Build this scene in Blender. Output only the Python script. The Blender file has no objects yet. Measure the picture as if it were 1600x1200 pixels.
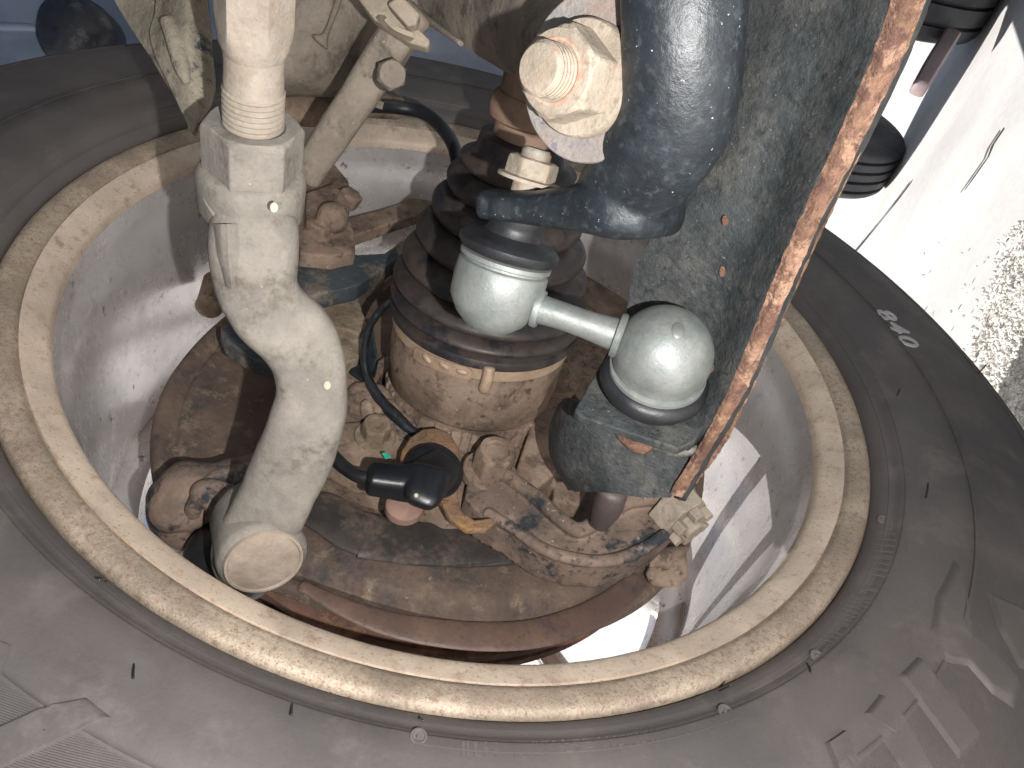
import bpy, bmesh, math, random
import numpy as np
from mathutils import Matrix, Vector
random.seed(7); rng = np.random.default_rng(7)
R = math.radians
SC = bpy.context.scene
COL = SC.collection

# ------------------------------------------------------------------ camera frame, measured from the photograph
F = 1236.1                                   # focal length in photo pixels (1600 wide)
def unit(v): v = np.asarray(v, float); return v/np.linalg.norm(v)
WC = np.array([-.0222, .0425, -.4591])       # centre of the rim's inboard lip (camera axes, metres)
NN = unit([.24798647, .72320481, .64457545]) # wheel axis, pointing inboard
g0 = unit(np.array([1., 0, 0])-NN*NN[0]); rr = np.cross(NN, g0)
TH = R(-25)
GG = unit(math.cos(TH)*g0+math.sin(TH)*rr)   # gravity
FA = np.cross(NN, GG)                        # fore-aft
CAMH = float(WC@GG)+.374                      # camera height over the ground the tyre stands on
# world axes: z up, x outboard
Zw = -GG; Xw = -NN; Yw = np.cross(Zw, Xw)
M3 = np.array([Xw, Yw, Zw])                  # camera axes -> world axes
def w(p): return M3@np.asarray(p, float)+np.array([0, 0, CAMH])
cam = bpy.data.cameras.new('camera'); camo = bpy.data.objects.new('camera', cam); COL.objects.link(camo)
mw = Matrix(M3.tolist()).to_4x4(); mw.translation = Vector((0, 0, CAMH)); camo.matrix_world = mw
cam.sensor_width = 36; cam.lens = F/1600*36; cam.clip_start = .005; cam.clip_end = 500
SC.camera = camo
SC.render.resolution_x = 1024; SC.render.resolution_y = 768

# ------------------------------------------------------------------ light
S_dir = unit(-NN*.82-GG*.54-FA*.26)          # toward the sun: outboard and high, so it shines in between the spokes
Sw = M3@S_dir
wd = bpy.data.worlds.new('World'); SC.world = wd; wd.use_nodes = True
nt = wd.node_tree; nt.nodes.clear()
sky = nt.nodes.new('ShaderNodeTexSky'); sky.sky_type = 'NISHITA'; sky.sun_disc = False
sky.sun_elevation = math.asin(Sw[2]); sky.sun_rotation = math.atan2(Sw[0], Sw[1])
sky.air_density = 1.0; sky.dust_density = 2.0; sky.ozone_density = 1.0
bg = nt.nodes.new('ShaderNodeBackground'); bg.inputs[1].default_value = .05
ow = nt.nodes.new('ShaderNodeOutputWorld')
nt.links.new(sky.outputs[0], bg.inputs[0]); nt.links.new(bg.outputs[0], ow.inputs[0])
sun = bpy.data.lights.new('sun', 'SUN'); sun.energy = 5; sun.angle = R(.5); sun.color = (1, .975, .95)
so = bpy.data.objects.new('sun', sun); COL.objects.link(so)
so.rotation_mode = 'QUATERNION'; so.rotation_quaternion = Vector(Sw.tolist()).to_track_quat('Z', 'Y')
# the phone's own flash, a little right of and below its lens
fl = bpy.data.lights.new('camera_flash', 'POINT'); fl.energy = 5.6; fl.shadow_soft_size = .0022; fl.color = (1, .985, .965)
fo = bpy.data.objects.new('camera_flash', fl); COL.objects.link(fo); fo.location = w([.034, -.022, .002]).tolist()
SC.view_settings.view_transform = 'Standard'; SC.view_settings.look = 'None'
SC.view_settings.exposure = .5; SC.view_settings.gamma = 1

# ------------------------------------------------------------------ measuring helpers (all give camera-axis metres)
def ray(x, y): return np.array([(x-800)/F, -(y-600)/F, -1.])
def P(x, y, d): return ray(x, y)*d
def WP(x, y, s):
    r = ray(x, y); return r*((WC@NN+s)/(r@NN))
def WR(a, r, s): return WC+NN*s+r*(math.cos(a)*GG+math.sin(a)*FA)
def polar(p):
    q = np.asarray(p)-WC; s = q@NN; q = q-NN*s
    return math.atan2(q@FA, q@GG), np.linalg.norm(q), s
def catmull(pts, n, closed=False):
    pts = np.asarray(pts, float); m = len(pts)
    if m == 2: return np.array([pts[0]+(pts[1]-pts[0])*t for t in np.linspace(0, 1, n)])
    out = []
    for t in np.linspace(0, m if closed else m-1, n, endpoint=not closed):
        i = min(int(t), (m if closed else m-1)-1); f = t-i
        if closed: a, b, c, d = (pts[(i+k) % m] for k in (-1, 0, 1, 2))
        else:
            b, c = pts[i], pts[i+1]; a = pts[i-1] if i > 0 else 2*b-c; d = pts[i+2] if i+2 < m else 2*c-b
        out.append(.5*((2*b)+(-a+c)*f+(2*a-5*b+4*c-d)*f*f+(-a+3*b-3*c+d)*f**3))
    return np.array(out)
def basis(ax, ref=None):
    ax = unit(ax); ref = np.array([0, 0, 1.]) if ref is None else np.asarray(ref, float)
    if abs(ax@unit(ref)) > .98: ref = np.array([0, 1., 0])
    u = unit(ref-ax*(ref@ax)); return ax, u, np.cross(ax, u)

class MB:
    def __init__(s): s.v = []; s.f = []; s.uv = {}
    def add(s, vs, fs):
        o = len(s.v); s.v += [tuple(map(float, q)) for q in vs]; s.f += [tuple(i+o for i in f) for f in fs]; return s
    def grid(s, G, cu=False, cv=False, flip=False):
        G = np.asarray(G); a, b = G.shape[:2]; fs = []
        for i in range(a if cu else a-1):
            for j in range(b if cv else b-1):
                q = (i*b+j, ((i+1) % a)*b+j, ((i+1) % a)*b+(j+1) % b, i*b+(j+1) % b)
                fs.append(q[::-1] if flip else q)
        return s.add(G.reshape(-1, 3), fs)
    def lathe(s, prof, o, ax, seg=64, rmod=None, ref=None, cap=True, close=False, stretch=None):
        ax, u, v = basis(ax, ref); o = np.asarray(o, float); rows = []
        for (t, r) in prof:
            row = []
            for k in range(seg):
                a = 2*math.pi*k/seg; q = r if rmod is None else rmod(a, t, r)
                row.append(o+ax*t+(u*math.cos(a)*(stretch or 1)+v*math.sin(a))*q)
            rows.append(row)
        base = len(s.v); s.grid(rows, cu=close, cv=True)
        if cap and not close:
            n = len(prof); s.f.append(tuple(base+k for k in range(seg)))
            s.f.append(tuple(base+(n-1)*seg+k for k in range(seg))[::-1])
        return s
    def sweep(s, pts, n=40, seg=28, ex=2.0, cap=True, frame=None, wob=0):
        """pts: (x, y, depth, half width in photo px, half thickness in m)"""
        q = []
        for p in pts:
            c = P(*p[:3]); q.append([*c, p[3]*p[2]/F, p[4]])
        return s.sweep3(q, n, seg, ex, cap, frame)
    def sweep3(s, q, n=40, seg=28, ex=2.0, cap=True, frame=None):
        q = catmull(q, n); rows = []
        for i in range(n):
            c = q[i, :3]; t = unit(q[min(i+1, n-1), :3]-q[max(i-1, 0), :3])
            view = unit(-c) if frame is None else unit(frame)
            side = unit(np.cross(t, view)); up = np.cross(side, t); row = []
            for k in range(seg):
                a = 2*math.pi*k/seg; ca, sa = math.cos(a), math.sin(a)
                row.append(c+side*q[i, 3]*math.copysign(abs(ca)**(2/ex), ca)+up*q[i, 4]*math.copysign(abs(sa)**(2/ex), sa))
            rows.append(row)
        if cap:                                    # rounded ends
            for e in (0, -1):
                c = q[e, :3]; t = unit(q[1, :3]-q[0, :3])*-1 if e == 0 else unit(q[-1, :3]-q[-2, :3])
                h = min(q[e, 3], q[e, 4])*.35; src = rows[0] if e == 0 else rows[-1]; ex_ = []
                for (m, l) in ((.86, .6), (.5, .95), (.02, 1)):
                    ex_.append([c+(p-c)*m+t*h*l for p in src])
                rows = ex_[::-1]+rows if e == 0 else rows+ex_
        return s.grid(rows, cv=True)
    def tube(s, pts, r, n=40, seg=14):
        return s.sweep3([[*p, r, r] for p in pts], n, seg)
    def prism(s, poly, vec):
        poly = [np.asarray(p, float) for p in poly]; n = len(poly); vec = np.asarray(vec, float)
        fs = [tuple(range(n))[::-1], tuple(range(n, 2*n))]+[(i, (i+1) % n, n+(i+1) % n, n+i) for i in range(n)]
        return s.add(poly+[p+vec for p in poly], fs)
    def loft(s, rows, nu=40, nv=30, th=.003, fn=None):
        """rows of (x,y,depth): a shell whose back is offset away from the camera"""
        A = [catmull([P(*p) for p in r], nv) for r in rows]
        G = np.array([catmull([A[i][j] for i in range(len(A))], nu) for j in range(nv)])
        if fn is not None: G = fn(G)
        du = np.gradient(G, axis=0); dv = np.gradient(G, axis=1); N = np.cross(du, dv)
        N /= np.linalg.norm(N, axis=2, keepdims=True)+1e-12
        sg = np.sign((N*G).sum(2, keepdims=True).mean()); N = N*sg
        B = G+N*th; a, b = G.shape[:2]; o = len(s.v)
        s.grid(G); s.grid(B, flip=True); m = a*b
        for i in range(a-1):
            s.f.append((o+i*b, o+m+i*b, o+m+(i+1)*b, o+(i+1)*b)); s.f.append((o+i*b+b-1, o+(i+1)*b+b-1, o+m+(i+1)*b+b-1, o+m+i*b+b-1))
        for j in range(b-1):
            s.f.append((o+j, o+j+1, o+m+j+1, o+m+j)); s.f.append((o+(a-1)*b+j, o+m+(a-1)*b+j, o+m+(a-1)*b+j+1, o+(a-1)*b+j+1))
        return s
    def ball(s, c, r, n=24, sc=(1, 1, 1), ax=(0, 0, 1)):
        a, u, v = basis(ax); c = np.asarray(c); rows = []
        for i in range(n+1):
            th = math.pi*i/n; z = math.cos(th); rh = max(math.sin(th), 1e-4)
            rows.append([c+r*(a*z*sc[2]+u*rh*math.cos(p)*sc[0]+v*rh*math.sin(p)*sc[1]) for p in np.linspace(0, 2*math.pi, 2*n, endpoint=False)])
        return s.grid(rows, cv=True)
    def build(s, name, mat, parent=None, bevel=0, smooth=40, remesh=0, smit=0, disp=0, dscale=.01, sub=0, seg=3, kind=None, recalc=True):
        V = np.array(s.v)@M3.T+np.array([0, 0, CAMH])
        org = np.array(parent.matrix_world.translation if parent and parent.type == 'EMPTY' else (parent['org'] if parent else V.mean(0)))
        me = bpy.data.meshes.new(name); me.from_pydata((V-org).tolist(), [], s.f); me.validate()
        if recalc:
            bm = bmesh.new(); bm.from_mesh(me); bmesh.ops.recalc_face_normals(bm, faces=bm.faces); bm.to_mesh(me); bm.free()
        me.materials.append(mat)
        o = bpy.data.objects.new(name, me); COL.objects.link(o); o['org'] = org.tolist()
        if parent: o.parent = parent
        else: o.location = org.tolist()
        me.shade_smooth()
        if smooth: me.set_sharp_from_angle(angle=R(smooth))
        if remesh:
            m = o.modifiers.new('fuse', 'REMESH'); m.mode = 'VOXEL'; m.voxel_size = remesh; m.use_smooth_shade = True
        if sub: m = o.modifiers.new('sub', 'SUBSURF'); m.levels = m.render_levels = sub; m.subdivision_type = 'SIMPLE'
        if smit: m = o.modifiers.new('soft', 'SMOOTH'); m.iterations = smit; m.factor = .5
        if bevel:
            m = o.modifiers.new('bevel', 'BEVEL'); m.width = bevel; m.segments = seg; m.limit_method = 'ANGLE'; m.angle_limit = R(35)
        if disp:
            t = bpy.data.textures.new('lumps', 'CLOUDS'); t.noise_scale = dscale; t.noise_depth = 3
            m = o.modifiers.new('lumps', 'DISPLACE'); m.texture = t; m.strength = disp; m.mid_level = .5; m.texture_coords = 'GLOBAL'
        if kind: o['kind'] = kind
        return o
def tag(o, label=None, cat=None, group=None, kind=None):
    for k, v in (('label', label), ('category', cat), ('group', group), ('kind', kind)):
        if v: o[k] = v
    return o
def thing(name, at, label, cat, group=None):
    o = bpy.data.objects.new(name, None); COL.objects.link(o); o.location = w(at).tolist(); o.empty_display_size = .01
    o.matrix_world = Matrix.Translation(o.location)
    return tag(o, label, cat, group)
def hexmod(rc, cham=0, t0=None, t1=None, rot=0, nside=6):
    def f(a, t, r):
        k = math.pi/nside; b = ((a+rot) % (2*k))-k
        return min(r, rc*math.cos(k)/math.cos(b))
    return f

# ------------------------------------------------------------------ materials
def lin(c):
    if isinstance(c, str):
        c = [int(c[i:i+2], 16)/255 for i in (0, 2, 4)]; return tuple(x/12.92 if x <= .04045 else ((x+.055)/1.055)**2.4 for x in c)+(1,)
    return tuple(c)+(1,)
def grime(name, base, alt, mix=(.4, .6), sc=40, patch=None, psc=60, pth=(.55, .62), speck=None, ssc=600, sth=(.68, .72), fine=.25, rough=(.6, .85),
          metal=0, bump=.25, bsc=900, lump=.0, lsc=120, dark=None, dth=(.6, .7), dsc=220, coat=0, spec=.5, scratch=0, pits=0):
    m = bpy.data.materials.new(name); m.use_nodes = True; t = m.node_tree; N = t.nodes; L = t.links; N.clear()
    out = N.new('ShaderNodeOutputMaterial'); b = N.new('ShaderNodeBsdfPrincipled'); L.new(b.outputs[0], out.inputs[0])
    tc = N.new('ShaderNodeTexCoord'); V = tc.outputs['Object']
    def noise(s, det=4, ro=.6, off=0, dist=0):
        mp = N.new('ShaderNodeMapping'); mp.inputs['Location'].default_value = (off, off*.7, off*1.3); L.new(V, mp.inputs[0])
        n = N.new('ShaderNodeTexNoise'); n.inputs['Scale'].default_value = s; n.inputs['Detail'].default_value = det; n.inputs['Roughness'].default_value = ro
        n.inputs['Distortion'].default_value = dist; L.new(mp.outputs[0], n.inputs['Vector']); return n.outputs[0]
    def ramp(x, lo, hi):  # soft threshold
        r = N.new('ShaderNodeMapRange'); r.inputs[1].default_value = lo; r.inputs[2].default_value = hi; L.new(x, r.inputs[0]); r.interpolation_type = 'SMOOTHSTEP'; return r.outputs[0]
    def mixc(f, a, c, mode='MIX'):
        x = N.new('ShaderNodeMix'); x.data_type = 'RGBA'; x.blend_type = mode
        if isinstance(f, float): x.inputs[0].default_value = f
        else: L.new(f, x.inputs[0])
        for k, q in ((6, a), (7, c)):
            if isinstance(q, tuple): x.inputs[k].default_value = q
            else: L.new(q, x.inputs[k])
        return x.outputs[2]
    def grainy(s_, off, k=.34):
        a_ = noise(s_, 3, .55, off); b_ = noise(s_*7, 5, .7, off+2)
        x = N.new('ShaderNodeMix'); x.data_type = 'FLOAT'; x.inputs[0].default_value = k; L.new(a_, x.inputs[2]); L.new(b_, x.inputs[3]); return x.outputs[0]
    c = mixc(ramp(noise(sc, 6, .62, 1), *mix), lin(base), lin(alt))
    if patch: c = mixc(ramp(grainy(psc, 5), (pth[0]+.5)/2-.015, (pth[1]+.5)/2+.05), c, lin(patch))
    def mul(a_, b_):
        x = N.new('ShaderNodeMath'); x.operation = 'MULTIPLY'; L.new(a_, x.inputs[0]); L.new(b_, x.inputs[1]); return x.outputs[0]
    if dark: c = mixc(mul(ramp(grainy(dsc, 9, .3), (dth[0]+.5)/2-.01, (dth[1]+.5)/2+.05), ramp(noise(max(dsc*.14, 20), 3, .5, 55), .28, .5)), c, lin(dark))
    if speck: c = mixc(mul(ramp(noise(ssc, 3, .6, 13), *sth), ramp(noise(max(ssc*.1, 20), 3, .5, 57), .34, .52)), c, lin(speck))
    fn = noise(bsc*.8, 5, .75, 3)
    g = N.new('ShaderNodeMapRange'); g.inputs[1].default_value = .25; g.inputs[2].default_value = .75; g.inputs[3].default_value = 1-fine; g.inputs[4].default_value = 1+fine; L.new(fn, g.inputs[0])
    lv = N.new('ShaderNodeMapRange'); lv.inputs[1].default_value = .3; lv.inputs[2].default_value = .7; lv.inputs[3].default_value = .82; lv.inputs[4].default_value = 1.16; L.new(noise(sc*.45, 4, .6, 61), lv.inputs[0]); gm = mul(g.outputs[0], lv.outputs[0])
    cb = N.new('ShaderNodeCombineColor'); [L.new(gm, cb.inputs[i]) for i in range(3)]
    c = mixc(1.0, c, cb.outputs[0], 'MULTIPLY')
    L.new(c, b.inputs['Base Color'])
    r = N.new('ShaderNodeMapRange'); r.inputs[1].default_value = .3; r.inputs[2].default_value = .7; r.inputs[3].default_value = rough[0]; r.inputs[4].default_value = rough[1]
    L.new(noise(sc*2.5, 5, .65, 21), r.inputs[0]); L.new(r.outputs[0], b.inputs['Roughness'])
    b.inputs['Metallic'].default_value = metal; b.inputs['Specular IOR Level'].default_value = spec
    if coat: b.inputs['Coat Weight'].default_value = coat; b.inputs['Coat Roughness'].default_value = .25
    nrm = None
    for (st, s, dist, off) in ((bump, bsc, .0006, 31), (lump, lsc, .0035, 37), (pits, 350, .0018, 41)):
        if st:
            bu = N.new('ShaderNodeBump'); bu.inputs['Strength'].default_value = st; bu.inputs['Distance'].default_value = dist
            x = noise(s, 6, .7, off)
            if off == 41: x = ramp(x, .38, .55)
            L.new(x, bu.inputs['Height'])
            if nrm: L.new(nrm, bu.inputs['Normal'])
            nrm = bu.outputs[0]
    if nrm: L.new(nrm, b.inputs['Normal'])
    m['bsdf'] = b.name
    return m
DUST = grime('dusty_cast_steel', '857f77', '76706a', sc=45, patch='5f594f', psc=45, pth=(.56, .76), dark='7d7569', dsc=420, dth=(.54, .76), fine=.1, rough=(.7, .95), bump=.5, bsc=700, lump=.25, lsc=160, spec=.25, speck='d8d0c2', sth=(.72, .76))
DUSTL = grime('pale_dust_on_threaded_steel', '978d81', '8a7f73', sc=70, dark='978a76', dsc=300, dth=(.6, .72), fine=.1, rough=(.75, .95), bump=.5, bsc=800, lump=.25, lsc=200, spec=.2)
BROWN = grime('brown_road_dirt', '917d6d', '78675a', sc=45, patch='5e5047', psc=65, pth=(.52, .72), dark='54473e', dsc=180, dth=(.6, .74), speck='a9968a', ssc=420, sth=(.66, .74), fine=.15, rough=(.75, .95), bump=.45, bsc=600, lump=.22, lsc=110, spec=.2)
BROWNB = grime('brown_dirt_over_black_paint', '857164', '6a5b51', sc=40, patch='2f3439', psc=48, pth=(.52, .62), dark='4c433d', dsc=200, dth=(.6, .7), speck='9c8e84', ssc=300, sth=(.66, .72), fine=.15, rough=(.6, .9), bump=.5, bsc=600, lump=.22, lsc=90, spec=.3)
SHIELD = grime('mottled_dirty_sheet_steel', '6b5a4f', '5b4d45', sc=26, patch='413c3c', psc=30, pth=(.50, .76), dark='80705f', dsc=90, dth=(.56, .74), speck='8a7d74', ssc=190, sth=(.66, .76), fine=.12, rough=(.6, .9), bump=.4, bsc=500, lump=.5, lsc=70, spec=.3)
GREYB = grime('taupe_dust_casing', '8c8175', '7a7065', sc=30, patch='5c544c', psc=45, pth=(.55, .7), fine=.1, rough=(.75, .95), bump=.5, bsc=500, lump=.5, lsc=90, spec=.2, speck='9c9082', ssc=350)
RUSTY = grime('orange_rust', '8f6f5b', '71554a', sc=90, patch='ad8a74', psc=120, pth=(.5, .6), dark='6b5047', dsc=200, dth=(.58, .64), speck='b0824f', ssc=380, sth=(.66, .72), fine=.2, rough=(.75, .95), bump=.9, bsc=600, lump=.9, lsc=220, spec=.2)
RUSTBR = grime('brown_orange_rust', '846a55', '6f5a4a', sc=60, patch='94704f', psc=80, pth=(.55, .65), dark='4a3a34', dsc=160, dth=(.62, .7), fine=.2, rough=(.75, .95), bump=.7, bsc=600, lump=.6, lsc=150, spec=.2)
DISCR = grime('rusted_brake_disc_edge', '6b4e41', '5a463d', sc=60, patch='86644e', psc=90, pth=(.52, .65), fine=.2, rough=(.6, .9), bump=.5, bsc=700, spec=.3)
ARMB = grime('chipped_black_arm_paint', '3e4142', '2f3335', sc=60, patch='5a5853', psc=50, pth=(.40, .90), dark='262a2c', dsc=300, dth=(.50, .78), speck='9c968b', ssc=900, sth=(.66, .76), fine=.25, rough=(.45, .8), bump=.7, bsc=700, lump=.5, lsc=150, spec=.4)
BLACKP = grime('dusty_gloss_black_paint', '171b1f', '20252a', sc=25, patch='2d3338', psc=60, pth=(.5, .85), speck='b4b8ba', ssc=560, sth=(.69, .74), dark='363b3f', dsc=300, dth=(.55, .72), fine=.12, rough=(.32, .55), bump=.25, bsc=500, spec=.5, lump=.2, lsc=120)
RUB = grime('clean_black_rubber', '1c1d20', '26272a', sc=60, speck='6c6e70', ssc=700, sth=(.73, .76), fine=.1, rough=(.35, .5), bump=.25, bsc=900, spec=.5)
RUBD = grime('dusty_black_rubber', '35302f', '453d39', sc=40, dark='27262a', dsc=70, dth=(.5, .62), speck='6f6259', ssc=400, sth=(.7, .76), fine=.1, rough=(.36, .58), bump=.25, bsc=500, spec=.4)
ZINC = grime('matt_zinc_alloy', '8d908c', '808583', sc=90, patch='747774', psc=45, pth=(.5, .78), dark='767a7b', dsc=260, dth=(.6, .85), fine=.10, rough=(.42, .6), metal=.45, bump=.3, bsc=900, lump=.04, lsc=160, spec=.5, speck='bcbdb7', sth=(.76, .8))
PLATED = grime('weathered_plated_steel', 'a8a294', '8f877a', sc=90, patch='9c6e55', psc=110, pth=(.6, .7), fine=.12, rough=(.45, .7), metal=.25, bump=.4, bsc=800, spec=.4)
PALEN = grime('pale_oxidised_nut', '9c9082', '8d8273', sc=80, patch='967d70', psc=90, pth=(.58, .7), dark='7e7566', dsc=260, dth=(.6, .7), fine=.1, rough=(.6, .85), bump=.5, bsc=700, lump=.3, lsc=200, spec=.3)
PINKR = grime('pinkish_corroded_washer_plate', '928c86', '827c78', sc=60, patch='8a7a72', psc=70, pth=(.5, .62), dark='6f6770', dsc=200, dth=(.6, .68), fine=.2, rough=(.6, .85), bump=.7, bsc=700, spec=.3)
PLAS = grime('black_moulded_plastic', '121317', '191b1f', sc=40, speck='8a8c90', ssc=420, sth=(.74, .77), fine=.1, rough=(.3, .42), bump=.12, bsc=700, spec=.5)
LIP = grime('oxidised_tan_alloy_lip', 'c9b7a4', 'beac9a', sc=45, patch='a88f7c', psc=150, pth=(.56, .76), dark='7c6854', dsc=800, dth=(.66, .74), fine=.08, rough=(.4, .6), metal=.15, bump=.3, bsc=600, spec=.4)
BARREL = grime('dull_silver_barrel_paint', 'dad6d4', 'cfcbc9', sc=16, patch='c2bab5', psc=14, pth=(.5, .8), dark='746a66', dsc=140, dth=(.7, .76), fine=.04, rough=(.2, .32), metal=.5, bump=.06, bsc=300, spec=.5)
BEAD = grime('rusted_scuffed_rim_bead', 'ae9e8c', '988a7a', sc=40, patch='8f7868', psc=420, pth=(.48, .72), dark='6a5a4c', dsc=1300, dth=(.56, .74), fine=.18, rough=(.4, .65), metal=.25, bump=.6, bsc=900, spec=.45)
WHITEY = grime('dusty_overspray', 'cfc3a8', 'c2b597', sc=40, fine=.1)
MARK = grime('off_white_paint_dot', 'c6bda8', 'b5ab94', sc=90, fine=.05)
REDM = grime('faded_red_paint_mark', 'b5806e', 'ab9686', sc=400, mix=(.45, .55), fine=.1)
TEAL = grime('teal_paint_fleck', '2fb795', '279a80', sc=90, fine=.05)
WING = grime('dusty_blue_grey_body_panel', '7d8696', '6f7888', sc=8, fine=.03, rough=(.3, .4), bump=.03, bsc=200, spec=.5)
DARKP = grime('dark_lamp_plastic', '1c1e24', '2b2a2e', sc=30, patch='4a4a4c', psc=40, pth=(.6, .65), fine=.1, rough=(.3, .5))
CONC = grime('pale_sunlit_concrete', 'ebe8e4', 'e3e0dc', sc=3, patch='dad7d2', psc=1.3, pth=(.55, .75), fine=.1, rough=(.85, .95), bump=.3, bsc=120, spec=.2)
GRAVEL = grime('pale_gravel', 'e6e2dc', 'd2cdc6', sc=60, dark='b0aba4', dsc=90, dth=(.55, .65), fine=.3, rough=(.85, .95), bump=.8, bsc=300, spec=.2)
STONE = grime('gravel_stone', 'f0ece6', 'cbc6be', sc=90, mix=(.35, .65), fine=.2, rough=(.8, .95), bump=.3, spec=.2)
FARTY = grime('worn_grey_tread_rubber', '34363b', '3e4046', sc=12, fine=.1, rough=(.6, .8), bump=.2, bsc=200)
FARRIM = grime('white_painted_wheel', 'c9cbd0', 'b8bac0', sc=12, fine=.05, rough=(.4, .6))
STAND = grime('faded_red_grey_steel', '8f7f80', '83757c', sc=12, patch='94807e', psc=9, pth=(.55, .6), fine=.1, rough=(.5, .7))

def tyre_mat():
    m = grime('dusty_tyre_sidewall_rubber', '57514f', '4e4a49', sc=14, dark='625b57', dsc=34, dth=(.5, .8), speck='85807c', ssc=500, sth=(.74, .79), fine=.07, rough=(.5, .72), bump=.25, bsc=700, spec=.42)
    t = m.node_tree; N = t.nodes; L = t.links; b = N[m['bsdf']]
    uv = N.new('ShaderNodeUVMap'); uv.uv_map = 'ring'
    sp = N.new('ShaderNodeSeparateXYZ'); L.new(uv.outputs[0], sp.inputs[0])   # x = turns, y = radius in m
    def mth(op, a, b_=None, c=None):
        n = N.new('ShaderNodeMath'); n.operation = op
        for i, q in enumerate((a, b_, c)):
            if q is None: continue
            if isinstance(q, (int, float)): n.inputs[i].default_value = q
            else: L.new(q, n.inputs[i])
        return n.outputs[0]
    sk = mth('MULTIPLY_ADD', sp.outputs[1], 2.2, sp.outputs[0])
    wv = mth('SINE', mth('MULTIPLY', sk, 2*math.pi*640))
    mr = N.new('ShaderNodeMapRange'); mr.inputs[1].default_value = .2885; mr.inputs[2].default_value = .2895; L.new(sp.outputs[1], mr.inputs[0])
    mr2 = N.new('ShaderNodeMapRange'); mr2.inputs[1].default_value = .348; mr2.inputs[2].default_value = .352; mr2.inputs[3].default_value = 1; mr2.inputs[4].default_value = 0; L.new(sp.outputs[1], mr2.inputs[0])
    h = mth('MULTIPLY', mth('MULTIPLY', wv, mr.outputs[0]), mr2.outputs[0])
    bu = N.new('ShaderNodeBump'); bu.inputs['Strength'].default_value = .45; bu.inputs['Distance'].default_value = .00035
    L.new(h, bu.inputs['Height']); old = b.inputs['Normal'].links[0].from_socket; L.new(old, bu.inputs['Normal']); L.new(bu.outputs[0], b.inputs['Normal'])
    return m
TYRE = tyre_mat()

# ------------------------------------------------------------------ setting: ground
def world_mesh(name, V, Fc, mat, kind=None):
    me = bpy.data.meshes.new(name); me.from_pydata([tuple(map(float, v)) for v in V], [], Fc); me.materials.append(mat)
    o = bpy.data.objects.new(name, me); COL.objects.link(o)
    if kind: o['kind'] = kind
    return o
gnd = world_mesh('ground', [(-200, -200, 0), (200, -200, 0), (200, 200, 0), (-200, 200, 0)], [(0, 1, 2, 3)], CONC, 'structure')
def on_ground(x, y, z=0.):
    r = M3@ray(x, y); t = (z-CAMH)/r[2]; return r*t+np.array([0, 0, CAMH])
# gravel strip seen at the right edge
edge = [on_ground(1590, 400), on_ground(1520, 560), on_ground(1560, 700), on_ground(1800, 1200), on_ground(2600, 900), on_ground(2300, 460), on_ground(1900, 390), on_ground(1690, 380)]
gv = world_mesh('gravel_bed', [(p[0], p[1], .004) for p in edge], [tuple(range(len(edge)))], GRAVEL, 'structure')
def stones():
    ico = bmesh.new(); bmesh.ops.create_icosphere(ico, subdivisions=1, radius=1); iv = np.array([v.co[:] for v in ico.verts]); jf = [[v.index for v in f.verts] for f in ico.faces]; ico.free()
    vs, fs = [], []
    for k in range(8000):
        x = rng.uniform(1440, 1640); y = rng.uniform(350, 720)
        q = (x-1535-max(0, 520-y)*.33)/70
        if rng.random() > np.clip(q+.3, .01, 1): continue
        p = on_ground(x, y); s = rng.uniform(.0008, .0032)
        A = rng.normal(size=(3, 3)); Q, _ = np.linalg.qr(A)
        v = (iv*(s*np.array([1, rng.uniform(.6, 1), rng.uniform(.45, .8)]))*(1+rng.uniform(-.18, .18, (len(iv), 1))))@Q.T+np.array([p[0], p[1], .004+s*.45])
        o = len(vs); vs += v.tolist(); fs += [[i+o for i in f] for f in jf]
    o = world_mesh('gravel', vs, fs, STONE, 'stuff'); tag(o, 'pale loose gravel scattered over the ground beyond the tyre', 'gravel')
stones()

def ground_line(pts, wd_, name):
    V = [on_ground(x, y) for x, y in pts]; L_, R_ = [], []
    for i, p in enumerate(V):
        t_ = V[min(i+1, len(V)-1)]-V[max(i-1, 0)]; t_ = t_/np.linalg.norm(t_); n_ = np.array([-t_[1], t_[0], 0])*wd_*rng.uniform(.5, 1.2)
        L_.append((*(p+n_)[:2], .003)); R_.append((*(p-n_)[:2], .003))
    n = len(V); world_mesh(name, L_+R_, [(i, i+1, n+i+1, n+i) for i in range(n-1)], GRAVEL_D, 'structure')
GRAVEL_D = grime('dark_joint_dirt', '6e6a66', '5c5855', sc=40, fine=.2)
ground_line([(1424, 285), (1404, 312), (1380, 342), (1352, 376), (1330, 402)], .006, 'concrete_joint')
ground_line([(1566, 205), (1548, 232), (1541, 250), (1520, 280), (1504, 302)], .005, 'concrete_crack')
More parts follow.
